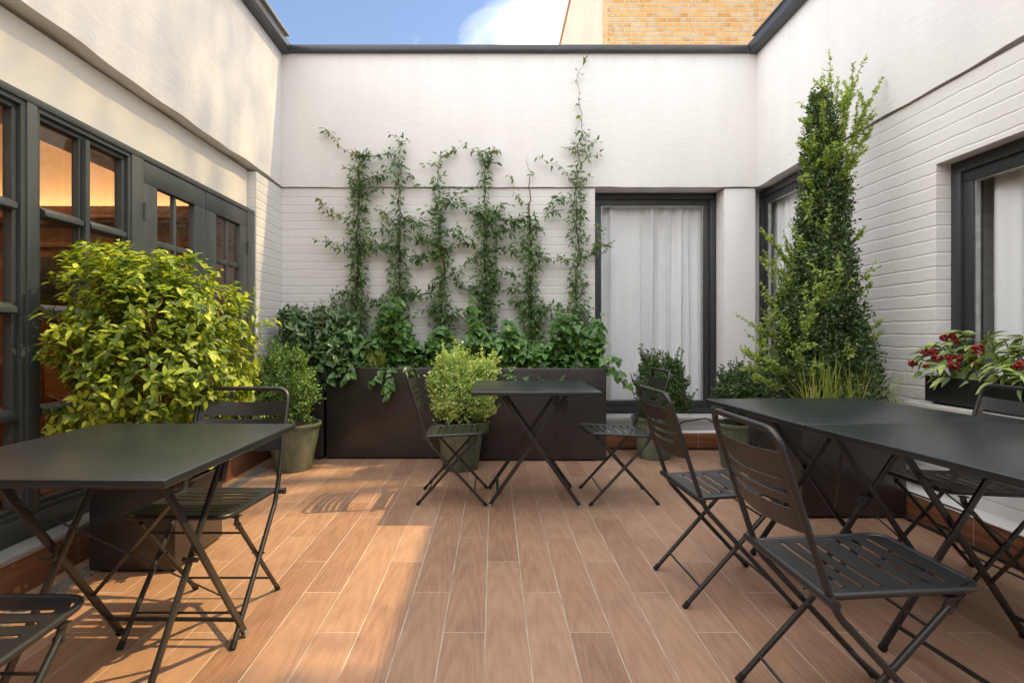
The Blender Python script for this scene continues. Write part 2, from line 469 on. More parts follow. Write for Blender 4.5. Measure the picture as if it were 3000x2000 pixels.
def wob_lip(x0, x1, y0, y1, z0, z1, axis, amp=.006, face=None):
    """upper render block whose lower front edge wanders a little by hand"""
    mb = MB(); n = 90
    vs = []; fs = []
    for i in range(n + 1):
        t = i / n
        a = amp * (math.sin(t * 23.0) * .5 + math.sin(t * 51 + 1) * .35 + math.sin(t * 117 + 2) * .3)
        if axis == 'x':
            x = x0 + (x1 - x0) * t
            ring = [(x, y0, z0 + a), (x, y1, z0 + a), (x, y1, z1), (x, y0, z1), (x, y0, z0 + .05)]
        else:
            y = y0 + (y1 - y0) * t
            ring = [(x0, y, z0 + a), (x1, y, z0 + a), (x1, y, z1), (x0, y, z1), (x0, y, z0 + .05)]
        vs += ring
    for i in range(n):
        for k in range(5):
            k2 = (k + 1) % 5
            fs.append((i * 5 + k, i * 5 + k2, (i + 1) * 5 + k2, (i + 1) * 5 + k))
    fs.append((4, 3, 2, 1, 0)); fs.append(tuple(n * 5 + k for k in range(5)))
    mb.add(vs, fs)
    return mb

# ---- back wall
bw = thing('courtyard_wall', 'white back wall across the courtyard with climbing plants and one tall curtained window', 'wall', (0, YB, 0), kind='thing')
def P(mb, name, mat, parent, **k):
    """mesh given in world coordinates, parented to a thing that stands elsewhere"""
    o = mb.build(name, mat, None, **k)
    o.parent = parent
    o.matrix_parent_inverse = Matrix.Translation(parent.location).inverted() if parent.type == 'EMPTY' and parent.rotation_euler.z == 0 else parent.matrix_world.inverted()
    return o
P(wob_lip(XL - .5, XR + .6, YB, YB + .4, ZL, ZT, 'x', .004), 'upper_render', M_white, bw)
bwo = MB().box(XL - .5, .966, YB + .02, YB + .4, 0, ZL - .006)
bwo.box(.966, 2.199, YB + .02, YB + .4, 0, .245)
P(bwo, 'brickwork', M_brick, bw, smooth=None)
P(MB().box(2.199, 2.498, YB + .018, YB + .50, 0, ZL - .006), 'rendered_pier', M_pier, bw, bevel=.012)
P(MB().box(.966, 2.199, YB + .16, YB + .22, 2.46, 2.52), 'lintel', M_pier, bw)
P(MB().box(XL - .1, 2.45, 4.975, 5.129, 0, .150), 'skirting', M_skirt, bw, bevel=.003)
P(MB().box(.945, 2.39, 4.985, 5.1285, .150, .158), 'ledge', M_ledge, bw, bevel=.002)
P(MB().box(.955, 2.197, 5.06, 5.335, .245, .285), 'sill', M_stone, bw, bevel=.006)

def window(par, a, b, z0, z1, axis, plane, fw=.062, sw=.062, inward=1, name='window'):
    """fixed frame + sash + pane in the plane; a..b along the axis; inward = sign of the direction into the building"""
    def fr(o0, o1, w, d0, d1):
        mb = MB()
        (A, B, Z0, Z1) = o0
        segs = [(A, B, Z1 - w, Z1), (A, B, Z0, Z0 + w), (A, A + w, Z0 + w, Z1 - w), (B - w, B, Z0 + w, Z1 - w)]
        for (p0, p1, q0, q1) in segs:
            u0, u1 = sorted((plane + d0 * inward, plane + d1 * inward))
            if axis == 'x': mb.box(p0, p1, u0, u1, q0, q1)
            else: mb.box(u0, u1, p0, p1, q0, q1)
        return mb
    w = P(fr((a, b, z0, z1), 0, fw, 0, .08), name, M_winframe, par, bevel=.003)
    def sub(mb, nm, mt, **k):
        o = mb.build(nm, mt, None, **k); o.parent = w; o.matrix_parent_inverse = Matrix()
        return o
    sub(fr((a + fw, b - fw, z0 + fw, z1 - fw), 0, sw, .016, .075), 'sash', M_winframe, bevel=.003)
    sub(fr((a + fw + sw, b - fw - sw, z0 + fw + sw, z1 - fw - sw), 0, .008, .026, .05), 'gasket', M_steel)
    e = fw + sw + .004
    mb = MB()
    u = plane + .04 * inward
    if axis == 'x': mb.add([(a + e, u, z0 + e), (b - e, u, z0 + e), (b - e, u, z1 - e), (a + e, u, z1 - e)], [(0, 1, 2, 3)])
    else: mb.add([(u, a + e, z0 + e), (u, b - e, z0 + e), (u, b - e, z1 - e), (u, a + e, z1 - e)], [(0, 1, 2, 3)])
    sub(mb, 'glass_pane', M_glass, smooth=None, fix=False)
    return w

window(bw, .94, 2.199, .286, 2.462, 'x', 5.31)

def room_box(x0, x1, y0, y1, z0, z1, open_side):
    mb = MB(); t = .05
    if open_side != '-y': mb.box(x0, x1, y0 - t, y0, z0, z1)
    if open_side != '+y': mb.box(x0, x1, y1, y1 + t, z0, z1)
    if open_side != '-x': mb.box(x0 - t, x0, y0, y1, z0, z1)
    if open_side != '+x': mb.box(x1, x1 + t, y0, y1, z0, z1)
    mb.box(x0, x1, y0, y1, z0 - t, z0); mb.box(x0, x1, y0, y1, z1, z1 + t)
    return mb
P(room_box(.4, 2.34, 5.54, 7.6, .1, 2.7, '-y'), 'room_lining', M_dark, bw, smooth=None)

def curtain(a, b, z0, z1, axis, plane, seed, label, folds=9, amp=.035):
    rnd = random.Random(seed)
    n = 220; mb = MB(); vs = []; fs = []
    ph = [rnd.uniform(0, 6.3) for _ in range(4)]
    for i in range(n + 1):
        t = i / n
        tt = t + .045 * math.sin(t * 7 + ph[0]) + .02 * math.sin(t * 17 + ph[2])
        for j in range(13):
            s = j / 12
            k = .75 + .35 * (1 - s)
            m_ = .35 + .65 * abs(math.sin(t * 5.3 + ph[3]))
            d = amp * k * m_ * (math.sin(tt * folds * 6.283 + ph[1]) * .75 + .45 * math.sin(tt * folds * 3.1 + ph[2] + s * .5) + .2 * math.sin(tt * folds * 15 + ph[3] + s))
            p = a + (b - a) * t + .006 * math.sin(s * 5 + t * 30)
            z = z0 + (z1 - z0) * s
            vs.append((p, plane + d, z) if axis == 'x' else (plane + d, p, z))
    for i in range(n):
        for j in range(12):
            fs.append((i * 13 + j, (i + 1) * 13 + j, (i + 1) * 13 + j + 1, i * 13 + j + 1))
    mb.add(vs, fs)
    return tag(mb.build('curtain', M_curtain, smooth=180, fix=False), label, 'curtain', 'sheer curtains behind the windows')
curtain(.98, 2.15, .30, 2.5, 'x', 5.43, 1, 'white sheer curtain filling the tall window of the back wall', 8, .046)

# ---- right wall
rw = thing('courtyard_wall', 'white painted wall on the right with two dark framed windows and the conifer in front', 'wall', (XR, 2.0, 0), kind='thing')
P(wob_lip(XR, XR + .5, -2.6, YB + .4, ZL, ZT, 'y', .010), 'upper_render', M_white, rw)
B = MB()
xb0, xb1 = XR + .018, XR + .5
B.box(xb0, xb1, 3.063, 4.15, 0, ZL - .012)
B.box(xb0, xb1, 1.15, 3.063, 2.03, ZL - .012)
B.box(xb0, xb1, 1.15, 3.063, 0, .66)
B.box(xb0, xb1, -2.6, 1.15, 0, ZL - .012)
B.box(xb0, xb1, 4.15, YB + .017, 0, .26)
P(B, 'brickwork', M_brick, rw, smooth=None)
window(rw, 4.16, 5.27, .262, 2.45, 'y', 2.60, inward=1)
window(rw, 1.15, 3.061, .69, 2.028, 'y', 2.60, inward=1)
P(MB().box(2.39, xb0 - .001, -2.6, 4.96, 0, .150), 'skirting', M_skirt, rw, bevel=.003)
P(MB().box(2.385, xb0 - .001, -2.6, 4.97, .150, .158), 'ledge', M_ledge, rw, bevel=.002)
P(MB().box(2.33, 2.598, 1.10, 3.061, .66, .688), 'sill', M_stone, rw, bevel=.005)
P(MB().box(2.501, 2.79, 5.285, 5.5, 0, 2.46), 'reveal', M_pier, rw)
P(room_box(2.80, 4.6, 3.9, 5.6, .1, 2.7, '-x'), 'room_lining', M_dark, rw, smooth=None)
P(room_box(2.82, 4.6, .9, 3.2, .1, 2.7, '-x'), 'room_lining', M_dark, rw, smooth=None)
curtain(4.1, 5.27, .30, 2.5, 'y', 2.71, 2, 'pale sheer curtain in the narrow window behind the conifer', 8, .022)
curtain(1.0, 2.93, .5, 2.3, 'y', 2.725, 3, 'grey sheer curtain in the right window above the berry planter', 9, .035)

# ---- left wall with the glazed timber screen
lw = thing('courtyard_wall', 'cream lit wall on the left with dark timber windows and a pair of glazed doors', 'wall', (XL, 2.0, 0), kind='thing')
XT = -2.03
P(wob_lip(XL, XL - .5, -2.6, YB + .4, ZL + .010, ZT, 'y', .012), 'upper_render', M_white, lw)
P(MB().box(XL - .5, XL - .012, 4.58, YB + .018, 0, ZL - .014), 'brickwork', M_brick, lw, smooth=None)
P(MB().box(XL - .45, XL - .088, -2.6, 4.579, 2.114, ZL - .006), 'plaster_band', M_cream, lw)
P(MB().box(-2.12, -1.925, -2.6, 4.70, 0, .150), 'skirting', M_skirt, lw, bevel=.003)
P(MB().box(-2.10, -1.918, -2.6, 4.70, .150, .176), 'ledge', M_stonegrey, lw, bevel=.004)
# fixed timber screen
T = MB()
XO = -2.135
T.box(XO, XT, -2.6, 4.578, 2.078, 2.113)
posts = [(-1.2, -1.13), (.55, .62), (1.62, 1.675), (2.347, 2.40), (3.028, 3.128), (4.446, 4.578)]
for (y0, y1) in posts: T.box(XO, XT - .001, y0, y1, .27, 2.078)
T.box(XO, XT + .012, -2.6, 3.128, .178, .27)
T.box(XO, XT + .002, 4.446, 4.578, .178, .27)
fr = P(T, 'timber_frame', M_timber, lw, bevel=.004)
bays = [(-1.13, .55), (.62, 1.62), (1.675, 2.347), (2.40, 3.028)]
zs = [1.613, 1.168, .711]
for (y0, y1) in bays:
    w = MB(); s = .022
    # stepped sash: outer rail, then inner bead further back
    for (in0, d0, d1) in ((0, .010, .075), (s, .030, .075)):
        a, b, z0, z1 = y0 + in0, y1 - in0, .27 + in0, 2.078 - in0
        x0, x1 = XT - d1, XT - d0
        if in0: x0, x1 = XT - .073, XT - d0
        w.box(x0, x1, a, b, z1 - s, z1); w.box(x0, x1, a, b, z0, z0 + s)
        w.box(x0, x1, a, a + s, z0 + s, z1 - s); w.box(x0, x1, b - s, b, z0 + s, z1 - s)
    ym = (y0 + y1) / 2 - .014
    nm = 1 if y1 - y0 < 1.2 else 2
    mys = [ym] if nm == 1 else [y0 + (y1 - y0) / 3, y0 + 2 * (y1 - y0) / 3]
    i0 = 2 * s
    for k, y in enumerate(mys):
        w.box(XT - .072, XT - .003, y - .0135, y + .0135, .27 + i0, 2.078 - i0)
        w.box(XT - .070, XT - .030, y - .024, y - .0135, .27 + i0, 2.078 - i0); w.box(XT - .070, XT - .030, y + .0135, y + .024, .27 + i0, 2.078 - i0)
    cuts = [y0 + i0] + [c for y in mys for c in (y - .024, y + .024)] + [y1 - i0]
    for i in range(0, len(cuts), 2):
        for z in zs:
            # bevelled glazing bar
            ya, yb = cuts[i], cuts[i + 1]
            pr = [(XT - .071, z - .022), (XT - .036, z - .022), (XT - .004, z - .014), (XT - .004, z + .010), (XT - .038, z + .030), (XT - .071, z + .030)]
            vs = [(x, ya, zz) for (x, zz) in pr] + [(x, yb, zz) for (x, zz) in pr]
            fs = [tuple(range(6)), tuple(range(11, 5, -1))] + [(k, (k + 1) % 6, 6 + (k + 1) % 6, 6 + k) for k in range(6)]
            w.add(vs, fs)
    wo = P(w, 'window', M_timber, lw, bevel=.002, bseg=1)
    gp = MB().add([(XT - .058, y0 + .03, .3), (XT - .058, y1 - .03, .3), (XT - .058, y1 - .03, 2.05), (XT - .058, y0 + .03, 2.05)], [(0, 1, 2, 3)])
    o = gp.build('glass_pane', M_glassold, None, smooth=None, fix=False); o.parent = wo; o.matrix_parent_inverse = Matrix()
for (y0, y1, sa, sb, hy) in ((3.131, 3.804, .128, .137, 3.131), (3.808, 4.443, .145, .12, 4.443)):
    d = MB()
    x0, x1 = XT - .05, XT - .004
    za, zb = .62, 1.947
    a, b = y0 + sa, y1 - sb
    d.box(x0, x1, y0, y1, zb, 2.073); d.box(x0, x1, y0, y1, .182, za)
    d.box(x0, x1, y0, a, za, zb); d.box(x0, x1, b, y1, za, zb)
    dm = (a + b) / 2
    d.box(x0 + .002, x1 - .014, dm - .012, dm + .012, za, zb)
    for z in (1.613, 1.168):
        d.box(x0 + .004, x1 - .012, a, dm - .012, z - .02, z + .02); d.box(x0 + .004, x1 - .012, dm + .012, b, z - .02, z + .02)
    do = P(d, 'door', M_timber, lw, bevel=.004)
    gp = MB().add([(XT - .03, a - .01, za - .01), (XT - .03, b + .01, za - .01), (XT - .03, b + .01, zb + .01), (XT - .03, a - .01, zb + .01)], [(0, 1, 2, 3)])
    o = gp.build('glass_pane', M_glassold, None, smooth=None, fix=False); o.parent = do; o.matrix_parent_inverse = Matrix()
    for z in (1.78, .45):
        h = MB().tube([(XT + .003, hy, z - .05), (XT + .003, hy, z + .05)], .007, 8)
        o = h.build('hinge', M_timber, None); o.parent = do; o.matrix_parent_inverse = Matrix()

# interior seen through the screen
M_fill = mat_emit('fill_glow', (1.0, .68, .42), 12.0)
rm = room_box(-5.6, -2.14, -2.6, 4.62, .05, 2.95, '+x')
P(rm, 'interior_room', M_wall_in, lw, smooth=None)
P(MB().box(-5.6, -2.14, -2.6, 4.62, .05, .056), 'interior_floor', M_floor_in, lw, smooth=None)
P(MB().box(-2.50, -2.145, -2.6, 4.61, 2.17, 2.94), 'bulkhead', M_ceil_in, lw, smooth=None)
pan = MB()
for (y0, y1, z0, z1) in ((4.42, 4.615, 2.02, 2.05), (4.42, 4.43, 2.05, 2.12), (4.46, 4.615, 1.99, 2.02), (4.56, 4.615, 1.84, 2.02), (4.54, 4.615, 1.80, 1.84), (4.575, 4.615, .06, 1.80)):
    pan.box(-5.6, -2.14, y0, y1, z0, z1)
for (x0, x1, z0, z1) in ((-5.59, -5.40, 2.02, 2.05), (-5.41, -5.40, 2.05, 2.12), (-5.59, -5.54, .06, 2.02)):
    pan.box(x0, x1, -2.6, 4.49, z0, z1)
for x in (-5.0, -4.3, -3.4, -2.75): pan.box(x - .05, x + .05, 4.56, 4.575, .2, 1.8)
P(pan, 'wood_panelling', M_panel, lw, bevel=.004)
P(MB().box(-5.3, -2.3, 4.45, 4.49, 2.055, 2.07), 'cove_lamp', mat_emit('cove_glow', (1.0, .64, .36), 23.0), lw, smooth=None)
for (lx, ly) in ((-3.7, 2.6), (-4.3, .6), (-3.4, 3.9)):  # unseen lamps added to brighten the room inside
    P(MB().lathe([(.002, 2.50), (.10, 2.52), (.13, 2.60), (.10, 2.68), (.002, 2.70)], 20, Matrix.Translation((lx, ly, 0))), 'fill_lamp', M_fill, lw, smooth=60)
P(MB().box(-5.50, -5.46, -2.4, 4.2, 2.055, 2.07), 'cove_lamp', mat_emit('added_side_glow', (1.0, .64, .36), 21.0), lw, smooth=None)  # unseen side strip, added for more general room light
pc = MB().box(-3.92, -3.50, 4.545, 4.574, 1.16, 1.72)
po = pc.build('picture', M_picture, None, bevel=.006)
tag(po, 'dark framed picture on the wood panelling inside the left window', 'picture')
def armchair(x, y, rz, label):
    t = thing('armchair', label, 'armchair', (x, y, .057), rz, 'red armchairs inside the left room')
    MB().box(-.33, .33, -.3, .33, .12, .42).build('seat', M_leather, t, bevel=.05, bseg=4)
    MB().box(-.33, .33, .24, .40, .15, .84).build('backrest', M_leather, t, bevel=.06, bseg=4)
    for s in (-1, 1):
        MB().box(s * .36 - .07, s * .36 + .07, -.3, .34, .12, .6).build('armrest', M_leather, t, bevel=.05, bseg=4)
        for yy in (-.24, .30): MB().tube([(s * .3, yy, 0), (s * .3, yy, .13)], .018, 8).build('leg', M_panel, t)
armchair(-2.75, 3.35, R(95), 'red leather armchair just inside the window behind the golden shrub')
armchair(-2.95, 2.35, R(70), 'red leather armchair inside behind the leftmost window panes')

# ---- gutters
def gutter_obj(name, prof, axis, a, b, par, cap=False):
    vs = []; fs = []
    n = len(prof)
    for t in (a, b):
        for (u, z) in prof: vs.append((t, u, z) if axis == 'x' else (u, t, z))
    for k in range(n): fs.append((k, (k + 1) % n, n + (k + 1) % n, n + k))
    fs += [tuple(range(n)), tuple(range(2 * n - 1, n - 1, -1))]
    return P(MB().add(vs, fs), name, M_gutter, par, bevel=.004)
gutter_obj('gutter', [(YB - .046, ZT - .006), (YB + .1, ZT - .010), (YB + .1, ZT + .064), (YB - .040, ZT + .050), (YB - .052, ZT + .053), (YB - .052, ZT + .002)], 'x', XL + .02, XR - .09, bw)
gutter_obj('gutter', [(XR - .09, ZT + .012), (XR - .07, ZT - .012), (XR + .1, ZT - .012), (XR + .1, ZT + .09), (XR - .092, ZT + .078)], 'y', -2.6, YB + .1, rw)
gutter_obj('gutter', [(XL + .09, ZT + .012), (XL + .07, ZT - .012), (XL - .1, ZT - .012), (XL - .1, ZT + .09), (XL + .092, ZT + .075)], 'y', -2.6, YB + .1, lw)
P(MB().box(XL - .1, XL + .112, -2.6, YB - .11, ZT + .092, ZT + .118), 'coping', M_guttercap, lw, bevel=.004)
P(MB().box(XR - .105, XR + .1, -2.6, YB - .11, ZT + .092, ZT + .104), 'coping', M_guttercap, rw, bevel=.004)

# ---- wall behind the photographer
fw_ = thing('courtyard_wall', 'white wall closing the courtyard behind the viewer', 'wall', (0, -2.6, 0), kind='thing')
P(MB().box(XL - .5, XR + .5, -3.0, -2.6, 0, ZT), 'upper_render', M_white, fw_, smooth=None)
window(fw_, .2, 1.5, .9, 2.25, 'x', -2.59, inward=-1)
window(fw_, -1.6, -.6, .02, 2.25, 'x', -2.59, inward=-1)
P(MB().box(XL, XR, -2.61, -2.53, ZT - .01, ZT + .07), 'gutter', M_gutter, fw_)
P(MB().box(.2, 1.5, -2.599, -2.594, .9, 2.25).box(-1.6, -.6, -2.599, -2.594, .02, 2.25), 'dark_window_sheet', M_dark, fw_, smooth=None)  # dark sheets painted in place of unlit openings

# ---- roofs behind the parapets
rf = MB().box(-9, XL - .5, -3, 6, 2.95 + .06, ZT - .05).box(XR + .5, 5.2, -3, 6, 2.8, ZT - .05).box(XL - .5, XR + .5, YB + .4, 8.0, 2.8, ZT - .05)
tag(rf.build('flat_roof', M_gutter, smooth=None), 'dark flat roofs around the courtyard', 'roof', kind='structure')

# ---- neighbour building
nb = thing('brick_building', 'tall yellow stock brick building with a pale rendered side rising above the back wall', 'building', (1.8, 8.5, 0), kind='thing')
P(MB().box(1.80, 9.0, 8.5, 8.9, 0, 12), 'brick_front', M_stock, nb, smooth=None)
P(MB().box(1.80, 9.0, 8.90, 16, 0, 8.85), 'rendered_side', M_palebrick, nb, smooth=None)
P(MB().box(1.76, 2.1, 8.55, 16, 8.852, 8.95), 'coping', M_tan, nb)
# ---- drain
dr = MB()
dx0, dx1, dy0, dy1 = -1.855, -1.775, 1.2, 4.35
dr.box(dx0, dx0 + .008, dy0, dy1, .001, .008).box(dx1 - .008, dx1, dy0, dy1, .001, .008)
y = dy0
while y < dy1:
    dr.box(dx0 + .008, dx1 - .008, y, y + .008, .001, .0065); y += .0205
tag(dr.build('drain_grate', M_steel, smooth=None), 'narrow slotted metal drain grate set in the floor along the left wall', 'drain', kind='thing')
# ---- cable on the right
cab = MB().tube(fillet([(1.66, 5.0, .19), (1.75, 4.97, .26), (1.95, 4.93, .30), (2.1, 4.93, .20), (2.25, 4.92, .17), (2.36, 4.7, .168)], .05), .006, 6)
tag(cab.build('cable', M_rubber), 'thin black cable looping along the ledge under the tall back window', 'cable')
cab = MB().tube(fillet([(.96, 4.96, .012), (1.3, 4.96, .02), (1.8, 4.965, .012), (2.36, 4.94, .014), (2.37, 3.8, .012), (2.37, 1.5, .012)], .05), .008, 6)
tag(cab.build('cable', M_rubber), 'black cable lying on the floor along the foot of the wood skirting', 'cable')
# ------------------------------------------------------------------ furniture
def slotted(xs_half, y0, y1, slots, slot_half, nx=10, bow=None, thick=.003):
    """sheet spanning x in +-xs_half, y0..y1 with slots [(ya,yb)...] of half length slot_half with pointed-round ends;
    bow(x,y)->(x,y,z) maps the flat sheet to its place"""
    mb = MB()
    ys = [y0]
    for (a, b) in slots: ys += [a, b]
    ys.append(y1)
    r = (slots[0][1] - slots[0][0]) / 2
    xs = sorted(set([-xs_half, -slot_half, -slot_half + r, slot_half - r, slot_half, xs_half] + [(-slot_half + r) + (2 * (slot_half - r)) * k / nx for k in range(nx + 1)]))
    def q(pts):
        mb.add([bow(*p) for p in pts], [tuple(range(len(pts)))])
    for j in range(len(ys) - 1):
        ya, yb = ys[j], ys[j + 1]
        slot = j % 2 == 1
        for i in range(len(xs) - 1):
            xa, xb = xs[i], xs[i + 1]
            inner = xa > -slot_half - 1e-6 and xb < slot_half + 1e-6
            if not (slot and inner):
                q([(xa, ya), (xb, ya), (xb, yb), (xa, yb)])
            elif abs(xa + slot_half) < 1e-6:
                ym = (ya + yb) / 2; c = (xa + (xb - xa) * .29)
                q([(xa, ya), (xb, ya), (c, ya + r * .29), (xa, ym)]); q([(xa, ym), (c, yb - r * .29), (xb, yb), (xa, yb)])
            elif abs(xb - slot_half) < 1e-6:
                ym = (ya + yb) / 2; c = (xb - (xb - xa) * .29)
                q([(xa, ya), (xb, ya), (xb, ym), (c, ya + r * .29)]); q([(xb, ym), (xb, yb), (xa, yb), (c, yb - r * .29)])
    me = bpy.data.meshes.new('sheet'); me.from_pydata(mb.v, [], mb.f)
    bm = bmesh.new(); bm.from_mesh(me)
    bmesh.ops.remove_doubles(bm, verts=bm.verts, dist=1e-5)
    bmesh.ops.recalc_face_normals(bm, faces=bm.faces)
    bmesh.ops.solidify(bm, geom=bm.faces[:], thickness=thick)
    bmesh.ops.recalc_face_normals(bm, faces=bm.faces)
    bm.to_mesh(me); bm.free()
    return me

def make_chair():
    t = thing('folding_chair', 'x', 'chair')
    hw, tr = .190, .0092
    yj, zj = .060, .420                       # seat rear junction on the long tube
    yt, zt = -.066, .830
    # long tube: front foot -> seat rear -> top loop -> other side
    side = [(.432, .010), (.085, .385), (yj - .004, .45), (yt, zt)]
    pts = [(-hw, y, z) for (y, z) in side] + [(hw, y, z) for (y, z) in reversed(side)]
    path = fillet(pts, {1: .12, 2: .3, 3: .055, 4: .055, 5: .3, 6: .12}, 8)
    link('back_frame', MB().tube(path, tr, 12).mesh('back_frame'), M_black, t, 40)
    # rear legs (inner pair)
    iw = hw - .0195
    for s in (-1, 1):
        lg = MB().tube([(s * iw, .365, .402), (s * iw, .012, .010)], .0088, 12)
        l = lg.build('leg', M_black, t, smooth=40)
        MB().tube([(s * iw, .024, .0235), (s * iw, .0045, .002)], .0102, 12).build('foot_cap', M_rubber, l, smooth=40)
        MB().tube([(s * hw, .4225, .0205), (s * hw, .4395, .002)], .0104, 12).build('foot_cap', M_rubber, t, smooth=40)
        b = MB().bar((s * iw, .372, .425), (s * iw, .358, .385), .026, .004, (0, 1, 0))
        b.box(s * iw - .012, s * iw + .012, .352, .384, .424, .428)
        b.tube([(s * (iw - .012), .362, .397), (s * (iw + .012), .362, .397)], .006, 8)
        b.build('bracket', M_black, t, bevel=.001)
        # pivot bolt where the tubes cross
        MB().tube([(s * (iw - .014), .2165, .238), (s * (hw + .013), .2165, .238)], .0042, 8).build('pivot_bolt', M_black, t)
    # cross bars
    def rod(y, z, w, r, nm='crossbar'): MB().tube([(-w, y, z), (w, y, z)], r, 8).build(nm, M_black, t, smooth=40)
    rod(.072, .078, iw, .0046)
    rod(.362, .086, hw, .0046)
    rod(.318, .350, iw, .0042)
    # seat: rim tube + slotted sheet
    sz = lambda y: .4265 + (y - .05) * .052
    sp = [(-.176, .068), (-.176, .445), (.176, .445), (.176, .068)]
    rim = fillet([(x, y, sz(y)) for (x, y) in sp], .055, 8)
    so = MB().tube(rim, .0088, 10).tube([(-.221, .058, sz(.05)), (.221, .058, sz(.05))], .0128, 14)
    seatf = so.build('seat_frame', M_black, t, smooth=40)
    ph = .0265; slots = []
    y = .119
    for k in range(6):
        slots.append((y, y + .014)); y += .0455 if k != 2 else .074
    def bow(x, y):
        e = 1 - min(1, abs(x) / .17) ** 2
        f = min(1, max(0, (.425 - y) / .34))
        corner = max(0, (abs(x) - .135)) * max(0, (y - .40)) * 0
        return (x, y, sz(y) + .0072 - .007 * e * math.sin(min(1, f) * math.pi) - .001)
    me = slotted(.170, .064, .436, slots, .146, 10, bow, .003)
    # round the two front corners of the sheet
    for v in me.vertices:
        ax = abs(v.co.x)
        if ax > .16 and v.co.y > .42: v.co.x *= .152 / ax; v.co.y = .425
    link('seat', me, M_black, t, 30)
    # backrest: slotted, gently bowed sheet between the uprights
    L0 = Vector((0, yt, zt)); L1 = Vector((0, yj - .002, .45)); dv = (L1 - L0).normalized()
    nrm = Vector((0, -dv.z, dv.y)) ; nrm = nrm if nrm.y < 0 else -nrm
    def bb(x, d):
        p = L0 + dv * d
        e = 1 - (x / (hw - .004)) ** 2
        return (x, (p + nrm * (.026 * e)).y, (p + nrm * (.026 * e)).z)
    d0 = .054
    sl = [(d0 + .059, d0 + .0735), (d0 + .097, d0 + .1115), (d0 + .135, d0 + .1495)]
    me = slotted(hw - .004, d0, d0 + .207, sl, .164, 14, bb, .0022)
    link('backrest', me, M_black, t, 30)
    return t

CH = 'black folding slatted chairs around the tables'
chair0 = make_chair()
# local +y is the way the sitter faces; rz turns it
chairs = [
    (-.482, 3.53, -90, 'black slatted folding chair in front of the variegated round shrub, left of the small table'),
    (1.035, 3.53, 90, 'black slatted folding chair right of the small table, in front of the window shrub'),
    (.729, 2.262, -88, 'farther of the two black folding chairs on the near side of the long table'),
    (.742, 1.478, -90, 'large nearest black folding chair with its whole slotted seat showing, at the long table'),
    (2.205, 2.295, 92, 'black folding chair beyond the long table, backed against the berry planter'),
    (-1.070, 2.252, 180, 'black folding chair behind the left table, in front of the golden leafed shrub'),
    (-1.118, .812, 0, 'black folding chair in the bottom left corner, cut by the frame, only its seat showing'),
]
for i, (x, y, a, lab) in enumerate(chairs):
    c = chair0 if i == 0 else copy_tree(chair0)
    c.location = (x, y, 0); c.rotation_euler = (0, 0, R(a))
    tag(c, lab, 'chair', CH)

def make_table(W, D, h=.73):
    t = thing('folding_table', 'x', 'table')
    tp = MB().box(-W / 2, W / 2, -D / 2, D / 2, h - .022, h)
    tp.build('tabletop', M_top, t, bevel=.004, bseg=3)
    rail = MB()
    for s in (-1, 1):
        rail.box(s * .20 - .012, s * .20 + .012, -D / 2 + .07, D / 2 - .07, h - .036, h - .0225)
    rail.build('rail', M_black, t, bevel=.002)
    xt, xf = .205, .276
    for (sx, yo) in ((1, .222), (-1, .198)):
        for sy in (-1, 1):
            a = (-sx * xt, sy * yo, h - .03); b = (sx * xf, sy * yo, .016)
            l = MB().bar(a, b, .0235, .010, (1, 0, 0)).build('leg', M_black, t, bevel=.0015)
            f = MB().tube([(sx * xf, sy * (yo - .008), .012), (sx * xf, sy * (yo + .008), .012)], .0118, 14)
            f.build('foot_cap', M_steel if sy < 0 else M_rubber, l, smooth=40)
        zc = .085; xc = sx * (xf - (xf + xt) * (zc - .016) / (h - .046))
        MB().tube([(xc, -yo, zc), (xc, yo, zc)], .0075, 8).build('crossbar', M_black, t, smooth=40)
    # flat diagonal stays in the plane of the wider leg pair
    for (za, zb) in ((.60, .20), (.20, .60)):
        fx = lambda z: (xf - (xf + xt) * (z - .016) / (h - .046))
        MB().bar((fx(za), -.222, za), (fx(zb), .222, zb), .013, .004, (1, 0, -.6)).build('stay', M_black, t)
    for sy in (-1, 1):
        MB().tube([(-.036, sy * .190, .4), (-.036, sy * .236, .4)], .007, 10).build('pivot_bolt', M_black, t)
        MB().bar((.20, sy * .198, .66), (.165, sy * .198, .575), .03, .014, (1, 0, 0)).build('latch', M_black, t, bevel=.002)
    return t
TG = 'black folding metal tables'
t1 = make_table(.76, .78)
t1.location = (.252, 3.51, 0)
tag(t1, 'small square black table set between two chairs before the planter troughs', 'table', TG)
t2 = make_table(.777, .72)
t2.location = (-1.103, 1.622, 0); t2.rotation_euler = (0, 0, R(89))
tag(t2, 'black table on the left beside the timber windows, cut by the frame', 'table', TG)
def place_table(t, nl, fl, w, D, lab):
    """near-left and far-left corners of the top -> position; the legs' X faces the long side"""
    nl = Vector(nl); fl = Vector(fl)
    d = (fl - nl).normalized(); r = Vector((d.y, -d.x))
    c = (nl + fl) / 2 + r * (w / 2)
    t.location = (c.x, c.y, 0)
    t.rotation_euler = (0, 0, math.atan2(r.y, r.x))
    tag(t, lab, 'table', TG)
t3 = make_table(.84, .795)
place_table(t3, (1.142, 1.993), (1.097, 2.787), .84, .80, 'far half of the long black table, its end towards the conifer')
t4 = make_table(.84, .775)
place_table(t4, (1.218, 1.210), (1.145, 1.981), .84, .78, 'near half of the long black table, running out of the frame on the right')

